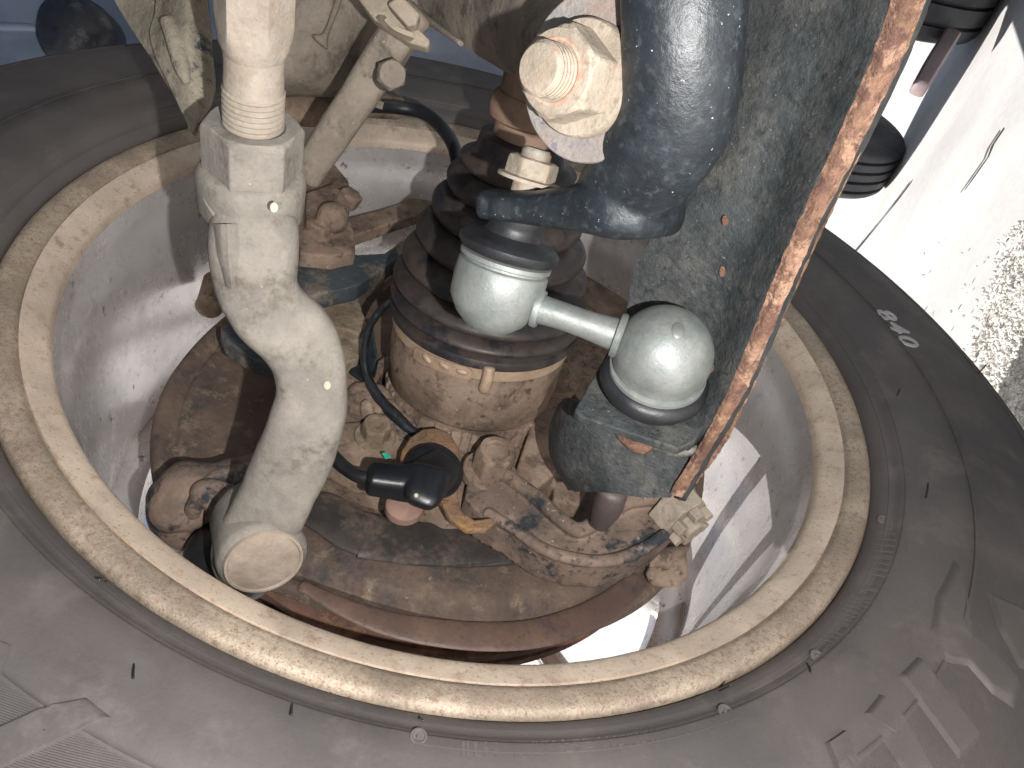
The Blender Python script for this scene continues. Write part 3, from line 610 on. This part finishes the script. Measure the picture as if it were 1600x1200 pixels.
# ------------------------------------------------------------------ wheel speed sensor
sn = thing('wheel_speed_sensor', WP(680, 745, -.03), 'black plastic wheel speed sensor plugged into a rusty clip', 'sensor')
SB = -.036
MB().prism([WP(x, y, SB) for (x, y) in ((622, 738), (627, 705), (640, 683), (660, 670), (682, 667), (704, 677), (717, 700), (721, 740), (716, 775), (722, 798), (742, 812), (768, 808), (776, 815), (760, 828), (730, 828), (706, 812), (690, 785), (676, 770), (640, 770))], -NN*.004).build('rusty_clip', RUSTBR, sn, bevel=.0012, disp=0)
c = WP(676, 738, -.033)
MB().lathe([(-.006, .0155), (.002, .0155), (.003, .0145), (.004, .0135), (.006, .0132), (.0068, .012), (.007, .004)], c, unit(NN+np.array([.1, -.1, .3])), 48).build('sensor_flange', PLAS, sn)
m = MB(); m.sweep3([[*WP(x, y, s), a_, b_] for (x, y, s, a_, b_) in ((690, 733, -.026, .010, .009), (665, 750, -.024, .0105, .009), (640, 755, -.024, .0085, .0085), (610, 752, -.024, .0078, .0075), (580, 748, -.024, .0075, .0072))], 40, 24, 3, frame=NN)
m.sweep3([[*WP(x, y, s), a_, b_] for (x, y, s, a_, b_) in ((668, 745, -.022, .011, .008), (660, 775, -.022, .0095, .007), (656, 787, -.024, .007, .006))], 20, 20, 3.4, frame=NN)
m.build('sensor_housing', PLAS, sn, remesh=.0007, smit=3)
MB().lathe([(-.004, .0095), (0, .0095), (.0015, .008), (.002, .003)], WP(632, 790, -.045), NN, 32).build('sensor_tip', grime('pink_brown_cap', '8a6f62', '7c6256', sc=60, fine=.08, rough=(.7, .9), bump=.3), sn)
MB().tube([WP(580, 748, -.024), WP(555, 742, -.026), WP(530, 722, -.03), WP(512, 700, -.034), WP(495, 665, -.04), WP(470, 620, -.04)], .0033, 40, 12).build('sensor_cable', RUB, sn)
MB().ball(WP(650, 774, -.0145), .0011, 10).build('silver_pin', MARK, sn)

# ------------------------------------------------------------------ tie rod end
tr = thing('tie_rod_end', P(400, 400, .29), 'pale dusty tie rod end, threaded into its hex lock nut at left', 'tie rod')
TA = P(396, 188, .274); TAX = unit(P(397, 60, .2545)-TA)          # upward along the rod
prof = [(-.03, .0098)]; t = -.002
for k in range(7):
    prof += [(t, .00985), (t+.0006, .0104), (t+.0013, .0104), (t+.0018, .00985)]; t += .0020
prof += [(t+.001, .0099), (t+.008, .0096), (t+.013, .0098)]
MB().lathe(prof, TA, TAX, 72).build('threaded_rod', DUSTL, tr, disp=.0003, dscale=.004)
tt = t+.011
MB().lathe([(tt, .0096), (tt+.004, .0112), (tt+.008, .0122), (tt+.012, .0126), (tt+.05, .0126)], TA, TAX, 72, rmod=lambda a, t_, r: min(r, max(.0093, .01075/max(abs(math.cos(((a+.26) % (math.pi/3))-math.pi/6)), .2)))).build('hex_section', DUSTL, tr, smooth=25, disp=.0004, dscale=.006)
HR = 77*.283/F
MB().lathe([(-.019, HR*1.0), (-.017, HR), (-.0025, HR), (-.0012, HR*.96), (0, HR*.87), (0, HR*.62), (-.001, .0105)], TA-TAX*.001, TAX, 144, rmod=hexmod(HR, rot=0)).build('lock_nut', DUST, tr, smooth=22, bevel=.0005, disp=.0002, dscale=.006)
def sock(a, t, r): return r*(1+.055*max(0, math.cos(2*(a+.9)))+.03*math.cos(5*a))
MB().lathe([(-.042, HR*.90), (-.0385, HR*.98), (-.036, HR*1.04), (-.024, HR*1.06), (-.0215, HR*1.04), (-.0195, HR*.98), (-.0185, HR*.9)], TA, TAX, 96, rmod=sock).build('socket_collar', DUST, tr, disp=.0009, dscale=.008, smooth=50)
MB().prism([P(x, y, .281) for (x, y) in ((312, 243), (328, 255), (333, 275), (352, 300), (352, 335), (330, 338), (315, 312))], (-.0005, 0, -.006)).build('locking_tab', DUST, tr, bevel=.0012)
body = [(397, 338, .292, 62, .0120), (397, 362, .293, 66, .0128), (397, 400, .295, 67, .0130), (402, 450, .299, 62, .0125), (424, 490, .303, 60, .0115), (457, 520, .307, 60, .0105), (480, 560, .311, 58, .0100), (487, 605, .315, 55, .0098), (482, 650, .319, 57, .0098), (464, 705, .324, 59, .0098), (441, 758, .329, 58, .0098), (419, 805, .335, 58, .0098), (402, 845, .342, 62, .010), (394, 875, .349, 60, .010), (392, 895, .353, 50, .008)]
m = MB(); m.sweep(body, 120, 64, 3.1); m.build('arm_body', DUST, tr, disp=.0020, dscale=.018, smooth=60)
m = MB(); m.loft([[(331, 350, .2815), (334, 400, .284), (343, 445, .2885)], [(342, 350, .276), (345, 400, .279), (353, 448, .2845)], [(355, 350, .2745), (357, 400, .277), (362, 452, .283)]], 20, 30, .006); m.build('cast_seam', DUST, tr, disp=.0004)
capax = unit([.42, -.50, .76])
BOSS = grime('brown_dust_cap', '978a7d', '8b7d70', sc=60, fine=.12, rough=(.75, .95), bump=.5, bsc=600, lump=.3, spec=.2)
m = MB(); m.lathe([(-.040, .012), (-.030, .0175), (-.004, .0188), (-.001, .0182), (.0005, .0165)], P(412, 876, .3315), capax, 72); m.build('joint_boss', DUST, tr, disp=.0010, dscale=.012)
MB().lathe([(-.004, .0160), (.0006, .0166), (.0018, .0160), (.0020, .0150), (.0012, .0145), (.0016, .0138), (.0022, .008), (.0024, .001)], P(412, 876, .3315), capax, 72).build('joint_cap', BOSS, tr, disp=.0003)
MB().ball(P(372, 868, .395), .027, 28, (1, 1, .8), unit([-.2, .8, .4])).build('joint_boot', RUB, tr)
for (x, y, d) in ((428, 324, .2715), (511, 602, .3055)):
    MB().ball(P(x, y, d), .0016, 12, (1.1, .9, .35)).build('paint_dot', MARK, tr)

# ------------------------------------------------------------------ stabiliser link
lk = thing('stabilizer_link', P(900, 500, .3), 'grey zinc stabilizer link with two ball housings and black boots', 'stabilizer link')
LB = P(777, 452, .300); LAX = unit(P(821, 300, .2875)-LB)
r1 = 73*.3/F
MB().lathe([(-.0175, .001), (-.0172, .004), (-.0155, .0085), (-.011, .0135), (-.005, r1*.97), (.003, r1), (.0085, r1*.985), (.0093, r1*.96), (.0098, r1*.90), (.0106, r1*.90), (.0112, r1*.99), (.0128, r1*.99), (.0134, r1*.9)], LB, LAX, 96).build('ball_housing', ZINC, lk, smooth=35)
MB().lathe([(.0130, .0140), (.0140, .0178), (.0158, .0192), (.0176, .0192), (.0192, .0178), (.0200, .0150), (.0215, .0108), (.0235, .0098), (.0255, .0100), (.0270, .0108), (.0285, .0108)], LB, LAX, 96).build('rubber_boot', RUB, lk)
MB().lathe([(.0285, .0100), (.0285, .0112), (.0292, .0118), (.0305, .0118), (.0310, .0105)], LB, LAX, 64).build('washer', PLATED, lk)
bs = .0415                                        # top face of the flattened bar end
MB().lathe([(.028, .0055), (bs+.0105, .0055), (bs+.0118, .0045)], LB, LAX, 40).build('stud', PLATED, lk)
hn = .0096
MB().lathe([(bs, hn*1.22), (bs+.0012, hn*1.22), (bs+.0016, hn*1.02), (bs+.0065, hn), (bs+.0078, hn*.94), (bs+.0083, hn*.8), (bs+.0083, hn*.5)], LB, LAX, 96, rmod=lambda a, t, r: r if t < bs+.0014 else hexmod(hn, rot=.35)(a, t, r)).build('nut', PALEN, lk, smooth=30)
RB_ = P(1037, 553, .293); r2 = 77*.293/F; RAX = unit([-.10, -.62, -.72])
MB().sweep([(826, 478, .2985, 24, .0060), (870, 491, .2965, 22, .0056), (910, 505, .2955, 22, .0056), (950, 519, .2945, 25, .0060), (985, 530, .294, 30, .007)], 40, 28, cap=False).build('link_rod', ZINC, lk)
c = P(966, 524, .2942); ax = unit(P(966, 524, .2942)-P(900, 501, .296))
MB().lathe([(-.0016, .0060), (-.001, .0083), (.0006, .0087), (.0015, .0080)], c, ax, 48).build('rod_collar', ZINC, lk)
MB().lathe([(-.0016, .0060), (-.001, .0072), (.0006, .0074), (.0015, .0070)], P(840, 482, .298), ax, 48).build('rod_collar', ZINC, lk)
m = MB(); pr = []
for th in np.linspace(0, 100, 22): pr.append((-r2*math.cos(R(th)), max(r2*math.sin(R(th)), .0004)))
pr += [(.0060, r2*.985), (.0066, r2*.92), (.0076, r2*.92), (.0082, r2*1.015), (.0096, r2*1.02), (.0102, r2*.92)]
def dent(a, t, r): return r
m.lathe(pr, RB_, RAX, 96); m.build('ball_housing', ZINC, lk, smooth=35)
dc = RB_-RAX*(-.0)+unit([.10, .40, .86])*r2*.985
MB().ball(dc, .0024, 12, (1.4, 1, .35), unit([.1, .4, .86])).build('casting_pip', ZINC, lk)
MB().lathe([(.0098, .0150), (.0108, .0190), (.0130, .0208), (.0158, .0210), (.0182, .0196), (.0195, .0165), (.021, .0115), (.025, .0105)], RB_, RAX, 96).build('rubber_boot', RUB, lk)

# ------------------------------------------------------------------ stabiliser bar
sb = thing('stabilizer_bar', P(1050, 200, .24), 'thick black speckled stabilizer bar bent to a flattened end', 'stabilizer bar')
m = MB()
BU = unit([.03, 1, .30])                          # the flattened end faces this way
m.sweep3([[*P(1068, -80, .212), .0172, .0172], [*P(1068, 40, .219), .0172, .0172], [*P(1063, 130, .227), .0172, .0172], [*P(1048, 195, .235), .0175, .0165], [*P(1014, 246, .244), .0172, .0150], [*P(986, 286, .253), .0162, .0120], [*P(955, 316, .264), .0140, .0090]], 60, 48, 2.2)
m.sweep3([[*P(757, 318, .290), .0140, .0050], [*P(790, 320, .289), .0165, .0052], [*P(850, 323, .284), .0175, .0060], [*P(910, 323, .276), .0185, .0074], [*P(960, 323, .268), .0200, .0090], [*P(1000, 326, .261), .0195, .0098], [*P(1034, 334, .256), .0150, .0080]], 60, 40, 4, frame=BU)
m.build('bar', BLACKP, sb, remesh=.0010, smit=4)

# ------------------------------------------------------------------ lower control arm
la = thing('lower_control_arm', P(1150, 400, .29), 'worn black control arm with a rust-orange flange edge, upper right', 'control arm')
rows = [[(1150, -60, .262), (1150, 60, .268), (1105, 220, .285), (1035, 345, .300), (992, 420, .312), (975, 500, .322), (945, 580, .330), (905, 640, .332)],
        [(1215, -60, .246), (1205, 70, .254), (1160, 220, .270), (1105, 350, .288), (1070, 430, .300), (1040, 520, .314), (1005, 610, .322), (960, 660, .328)],
        [(1320, -60, .226), (1285, 80, .240), (1235, 220, .257), (1180, 350, .274), (1135, 450, .291), (1110, 540, .304), (1065, 640, .315), (1020, 682, .322)],
        [(1412, -60, .2065), (1360, 90, .2215), (1300, 230, .238), (1240, 360, .2545), (1190, 480, .2705), (1150, 580, .286), (1115, 655, .300), (1075, 705, .312)]]
MB().loft(rows, 60, 90, .004).build('web_plate', ARMB, la, disp=.0008, dscale=.02, smooth=60)
fl_in = [(1412, -60, .2060), (1361, 90, .2210), (1301, 230, .2375), (1241, 360, .2540), (1191, 480, .2700), (1151, 580, .2855), (1116, 652, .2990), (1090, 700, .309), (1045, 772, .326)]
wid = [62, 52, 42, 36, 33, 30, 25, 22, 24]
wid = [q_*.86 for q_ in wid]
fo_ = [(x+wd_, y+wd_*.28, d-.0005) for (x, y, d), wd_ in zip(fl_in, wid)]
rn = np.random.default_rng(3)
def rag(G):
    n = G.shape[1]; nz = np.cumsum(rn.normal(size=G.shape[0]))
    return G
m = MB(); m.loft([fl_in, [((a[0]+b[0])/2, (a[1]+b[1])/2, (a[2]+b[2])/2-.0022) for a, b in zip(fl_in, fo_)], fo_], 24, 160, .012)
m.build('flange_edge', RUSTY, la, disp=.0016, dscale=.004, smooth=60)
# dark far side of the flange
m = MB(); m.loft([[(x, y, d+.001) for (x, y, d) in fo_], [(x+6, y+5, d+.012) for (x, y, d) in fo_], [(x-4, y+4, d+.035) for (x, y, d) in fo_]], 16, 80, .003); m.build('side_wall', ARMB, la, disp=.0015, dscale=.008)
# end plate that carries the link
ep = RB_+RAX*.0255; epn = RAX
def EP(x, y, off=0):
    r_ = ray(x, y); return r_*((ep@epn)/(r_@epn))+epn*off
m = MB(); m.prism([EP(x, y) for (x, y) in ((940, 566), (898, 640), (905, 650), (1060, 702), (1085, 690), (1110, 650), (1135, 610), (1120, 560), (1040, 540))], epn*.004); m.build('link_seat', ARMB, la, bevel=.0008, disp=.0006, dscale=.008)
m = MB(); m.loft([[(872, 632, .376), (857, 672, .378), (862, 722, .380), (888, 765, .382)], [(888, 622, .352), (878, 680, .353), (884, 735, .357), (908, 768, .360)], [(925, 645, .335), (930, 690, .336), (940, 735, .339), (952, 770, .342)], [(1000, 675, .3265), (1000, 705, .3285), (1000, 740, .332), (1000, 777, .336)], [(1098, 692, .314), (1094, 715, .318), (1080, 745, .323), (1048, 778, .331)]], 60, 40, .004); m.build('end_plate', ARMB, la, disp=.0014, dscale=.012)
MB().sweep([(902, 645, .333, 8, .003), (975, 672, .327, 9, .003), (1050, 704, .319, 9, .003), (1090, 703, .314, 8, .003)], 40, 14).build('seat_lip', grime('scraped_grey_lip', '8b8780', '6d6a66', sc=90, patch='4a4c4e', psc=110, pth=(.55, .65), fine=.2, rough=(.6, .8), bump=.7, bsc=600, lump=.5), la, disp=.001, dscale=.006)
MB().lathe([(0, .006), (0, .0125), (.006, .0125), (.007, .011), (.0075, .006)], ep+epn*.0045, epn, 60, rmod=hexmod(.0125, rot=.2)).build('seat_nut', PALEN, la, smooth=30)
MB().loft([[(958, 672, .3215), (985, 688, .317), (1020, 694, .3145), (1030, 690, .3140)], [(970, 690, .323), (988, 703, .319), (1010, 706, .318), (1025, 698, .317)], [(975, 697, .332), (990, 708, .329), (1010, 710, .327), (1022, 702, .327)]], 16, 20, .003).build('rust_cap', RUSTY, la, disp=.0006, dscale=.005)
MB().sweep([(958, 765, .362, 24, .007), (950, 790, .372, 24, .008), (942, 808, .382, 18, .008)], 20, 20).build('ball_stud', grime('dark_grey_stud', '4a4240', '5a4f4b', sc=40, fine=.1, rough=(.4, .6)), la)
for (x, y, d) in ((1045, 356, .286), (1128, 424, .289), (1133, 345, .2795), (1110, 575, .3015)):
    MB().ball(P(x, y, d+.0005), .0016, 10, (1.2, .8, .4)).build('rust_spot', RUSTY, la, disp=.001, dscale=.003)

# ------------------------------------------------------------------ big bolt, washer and bushing plate
bb = thing('bushing_bolt', P(900, 110, .24), 'large pale hex nut and bolt end on a round washer, top centre', 'bolt')
BAX = unit([-.62, -.16, .77]); BC = P(906, 122, .2330)
MB().lathe([(-.006, .0250), (0, .0250), (.0006, .0245), (.0006, .008)], BC-BAX*.0042+np.array([.001,.001,0]), BAX, 72).build('bushing_plate', PINKR, bb, bevel=.0004)
MB().lathe([(-.004, .0168), (0, .0168), (.0010, .0162), (.0012, .012), (.0012, .004)], BC, BAX, 72).build('washer', PALEN, bb)
MB().lathe([(.001, .0138), (.0105, .0138), (.0118, .0128), (.0128, .0116), (.0128, .0075)], BC, BAX, 144, rmod=hexmod(.0138, rot=.15)).build('nut', PALEN, bb, smooth=25)
pr = [(.010, .0070)]; t = .012
for k in range(5): pr += [(t, .0072), (t+.0005, .0076), (t+.001, .0076), (t+.0014, .0072)]; t += .0016
pr += [(t, .0072), (t+.0008, .0064), (t+.001, .003)]
MB().lathe(pr, BC, BAX, 60).build('bolt_end', PALEN, bb, disp=.0002, dscale=.004)
MB().lathe([(.0131, .0083), (.0131, .0092), (.0134, .0092), (.0134, .0083)], BC, BAX, 60, close=True).build('paint_ring', REDM, bb)
# bracket edge strip right of the washer and the dark bracket behind
MB().loft([[(935, -40, .250), (978, 60, .2445), (985, 130, .243), (960, 215, .2475)], [(985, -40, .240), (992, 60, .238), (995, 130, .2385), (968, 225, .245)]], 20, 40, .012).build('bracket_edge', grime('blue_grey_corroded_strip', '4b5668', '5b6272', sc=60, patch='6a4a5a', psc=80, pth=(.6, .66), speck='9aa0a8', ssc=420, fine=.2, rough=(.5, .7), bump=.6, bsc=600), bb)

tc = thing('suspension_arm', P(760, 30, .30), 'dusty tapered suspension arm reaching down to the large bolt', 'suspension arm')
m = MB()
m.loft([[(640, -60, .40), (650, 15, .395), (725, 72, .370), (800, 118, .345)], [(720, -60, .36), (730, 0, .352), (775, 60, .335), (812, 108, .322)], [(820, -60, .315), (830, 0, .305), (825, 50, .30), (820, 100, .312)], [(940, -60, .30), (930, 0, .295), (885, 40, .292), (840, 90, .305)]], 40, 50, .006)
m.build('tapered_arm', GREYB, tc, disp=.0015, dscale=.02, smooth=60)
MB().sweep([(640, -20, .388, 12, .004), (655, 18, .386, 7, .003), (720, 68, .364, 4, .002)], 20, 12).build('arm_weld', GREYB, tc)

# ------------------------------------------------------------------ strut casing, brace rod, hose clip
cs = thing('axle_casing', P(500, 60, .44), 'large taupe dust-coated casing behind the tie rod at top', 'casing')
m = MB(); m.loft([[(380, -120, .50), (500, -120, .47), (600, -120, .47), (680, -60, .50)], [(380, -20, .45), (480, -20, .43), (560, -20, .435), (640, -5, .47)], [(380, 80, .44), (470, 85, .43), (540, 70, .44), (612, 62, .475)], [(400, 138, .46), (470, 143, .455), (535, 140, .465), (590, 100, .50)], [(410, 150, .50), (470, 152, .50), (530, 150, .51), (580, 120, .54)]], 50, 60, .01)
m.build('casing_shell', GREYB, cs, disp=.004, dscale=.03, smooth=60)
MB().sweep([(532, -10, .430, 6, .003), (520, 25, .428, 5, .003), (508, 55, .428, 6, .0035), (500, 66, .428, 16, .003)], 24, 12).build('cast_rib', GREYB, cs, disp=.001)
MB().sweep([(420, 170, .50, 26, .010), (500, 172, .50, 24, .010), (560, 162, .51, 22, .01), (622, 168, .53, 18, .008)], 30, 20).build('lower_pipe', BROWN, cs, disp=.001)
br = thing('brace_rod', P(560, 160, .38), 'slanted dusty brace rod with a folded clip at its top', 'brace rod')
MB().sweep([(650, 20, .375, 30, .0075), (610, 70, .382, 30, .0075), (560, 150, .392, 29, .0075), (510, 225, .402, 27, .0075), (478, 275, .41, 24, .007)], 50, 28, 2.6).build('rod', GREYB, br, disp=.0008, dscale=.02)
DCL = grime('pale_clay_clip', 'a19483', '8d8172', sc=50, fine=.1, rough=(.8, .95), bump=.5, bsc=500, lump=.4, spec=.2)
m = MB()
m.prism([P(x, y, .345) for (x, y) in ((552, -30), (590, -20), (650, 40), (672, 62), (668, 74), (640, 66), (585, 30), (560, 0))], (0, 0, -.008))
m.build('folded_clip', DCL, br, bevel=.0012, disp=.001, dscale=.008)
MB().prism([P(x, y, .337) for (x, y) in ((605, 5), (625, -10), (655, 20), (650, 38), (636, 40))], (0, 0, -.007)).build('folded_clip', DCL, br, bevel=.001)
MB().loft([[(588, 28, .340), (605, 48, .342), (640, 66, .342)], [(600, 32, .335), (618, 48, .335), (648, 60, .336)]], 12, 20, .002).build('folded_clip', DCL, br)
m = MB(); m.lathe([(-.012, .006), (0, .0065), (.002, .0075), (.006, .0075), (.0075, .006)], P(608, 118, .375), unit([.35, -.25, .85]), 36, rmod=hexmod(.0075)); m.build('small_bolt', GREYB, br, disp=.0006, dscale=.005)
MB().loft([[(585, 60, .42), (560, 140, .43), (600, 160, .44)], [(660, 40, .43), (640, 90, .44), (590, 165, .46)]], 16, 20, .004).build('side_plate', GREYB, br, disp=.001)
hs = tag(MB().tube([WP(560, 165, .06), P(620, 168, .50), P(665, 178, .50), P(700, 212, .49), P(714, 250, .48), P(712, 290, .475), P(700, 340, .48)], .0042, 60, 14).build('brake_hose', RUB), 'thin black hose curving over the tan rim above the boot', 'hose')

# ------------------------------------------------------------------ leaf-shaped bracket at the top left
lb = thing('heat_shield_bracket', P(270, 90, .33), 'dusty leaf-shaped pressed bracket hanging at top left', 'bracket')
LEAF = grime('khaki_dust_over_black', '8a8274', '756d60', sc=40, patch='2e3436', psc=48, pth=(.6, .66), dark='5b5548', dsc=200, dth=(.6, .7), speck='a9a08a', ssc=420, fine=.15, rough=(.7, .95), bump=.6, bsc=500, lump=.6, lsc=110, spec=.2)
MB().loft([[(150, -70, .345), (178, 0, .345), (232, 85, .340), (282, 168, .335), (300, 209, .333)], [(215, -70, .338), (236, 0, .338), (240, 60, .335), (284, 160, .332), (301, 208, .333)]], 30, 50, .003).build('back_leaf', LEAF, lb, disp=.001, dscale=.015)
MB().loft([[(240, -70, .336), (243, 10, .334), (234, 60, .332), (278, 160, .329), (299, 209, .331)], [(285, -70, .324), (288, 20, .322), (290, 80, .322), (304, 150, .325), (303, 205, .330)], [(322, -70, .330), (327, 20, .330), (332, 80, .331), (333, 155, .331), (306, 200, .331)]], 40, 60, .003).build('front_leaf', LEAF, lb, disp=.0022, dscale=.014)
MB().sweep([(262, 30, .3245, 12, .002), (275, 65, .3235, 15, .003), (285, 105, .323, 12, .003), (292, 130, .3235, 6, .002)], 24, 16).build('pressed_bead', LEAF, lb, disp=.001, dscale=.01)
MB().loft([[(318, -70, .345), (322, 0, .345), (330, 60, .345)], [(322, -70, .375), (326, 0, .375), (332, 60, .37)]], 10, 20, .002).build('side_flange', LEAF, lb)

# ------------------------------------------------------------------ body panel above the tyre with the lamp housing
wp = thing('car_body', P(100, 0, 1.0), 'smooth blue-grey car body panel beyond the tyre at top left', 'car body')
MB().loft([[(-700, -500, 1.25), (-200, -400, 1.25), (400, -300, 1.35), (1000, -200, 1.5)], [(-700, 0, 1.15), (-200, 20, 1.15), (400, 40, 1.25), (900, 60, 1.4)], [(-700, 300, 1.1), (-200, 250, 1.1), (300, 240, 1.2), (800, 220, 1.35)]], 40, 50, .01).build('panel', WING, wp, smooth=60)
up_ = -GG
arch = [(-1.6, -.164), (-.408, -.164)]+[(.44*math.sin(t_), .44*math.cos(t_)) for t_ in np.linspace(-1.95, 1.95, 40)]+[(.408, -.164), (1.6, -.164), (1.6, .66), (-1.6, .66)]
MB().prism([WC-NN*.27+FA*a_+up_*b_ for a_, b_ in arch], NN*.012).build('added_shading_side_panel', WING, wp)  # arched side panel added to keep sun off the ground under the car
fl_ = [[WC+up_*(.66+.04*math.cos(v*2))+NN*u+FA*v for v in np.linspace(-1.6, 1.6, 16)] for u in np.linspace(.14, 1.8, 14)]
MB().grid(fl_).grid([[p+up_*.01 for p in q_] for q_ in fl_], flip=True).build('unseen_sky_blocking_underbody', DARKP, wp)  # unseen overhead sheet added to block sky light from above
MB().sweep([(-300, 35, 1.10, 7, .006), (0, 42, 1.12, 7, .006), (60, 44, 1.13, 6, .006)], 24, 12).build('panel_crease', WING, wp)
lh = thing('lamp_housing', P(115, 45, .98), 'dark round lamp housing set in the blue-grey panel', 'lamp housing')
MB().lathe([(-.06, .052), (-.01, .050), (.01, .046), (.022, .034), (.026, .01)], P(118, 52, 1.06), unit([.2, -.1, 1]), 48, stretch=1.0).build('housing', DARKP, lh, disp=.01, dscale=.03)

# ------------------------------------------------------------------ tyres standing beyond, top right
def far_tyre(x, y, t_scale, rt, wt, label, side):
    p = on_ground(x, y); c = np.array([p[0], p[1], rt]); ax = np.array([1., 0, 0])
    th = thing('standing_tyre', (0, 0, 0), label, 'tyre', 'tyres standing on the ground beyond'); th.location = (p[0], p[1], 0); th.matrix_world = Matrix.Translation(th.location)
    def lat(prof, name, mat):
        V, Fc = [], []; n = 96
        for (s, r) in prof:
            for k in range(n):
                a = 2*math.pi*k/n; V.append((s, r*math.cos(a), rt+r*math.sin(a)))
        for i in range(len(prof)-1):
            for k in range(n): Fc.append((i*n+k, i*n+(k+1) % n, (i+1)*n+(k+1) % n, (i+1)*n+k))
        o = world_mesh(name, V, Fc, mat); o.parent = th; o.data.shade_smooth(); o.data.set_sharp_from_angle(angle=R(35)); return o
    h = wt/2; gr = []
    for g_ in (-.6, -.2, .2, .6):
        gr += [(g_*h-.004, rt), (g_*h-.003, rt-.012), (g_*h+.003, rt-.012), (g_*h+.004, rt)]
    lat([(-h*.8, rt*.62), (-h*1.02, rt*.75), (-h, rt*.9), (-h*.92, rt*.97), (-h*.8, rt*.995)]+gr+[(h*.8, rt*.995), (h*.92, rt*.97), (h, rt*.9), (h*1.02, rt*.75), (h*.8, rt*.62)], 'tread_and_sidewalls', FARTY)
    lat([(h*.78, rt*.63), (h*.6, rt*.58), (-h*.6, rt*.58), (-h*.78, rt*.63)], 'wheel_rim', FARRIM)
    lat([(h*.3, rt*.58), (h*.35, .3*rt), (h*.2, .01)], 'wheel_face', FARRIM)
    return th
far_tyre(1566, -8, 1, .30, .20, 'dark grooved tyre standing in the top right corner', 1)
far_tyre(1398, 262, 1, .24, .12, 'smaller smooth tyre beyond the rusty flange, lower of the two', 1)
tag(MB().sweep([(1484, 58, 1.55, 13, .02), (1458, 100, 1.52, 13, .02), (1436, 138, 1.50, 12, .02)], 16, 12, 4).build('stand_leg', STAND), 'slanted faded grey and red metal leg between the two far tyres', 'metal leg')
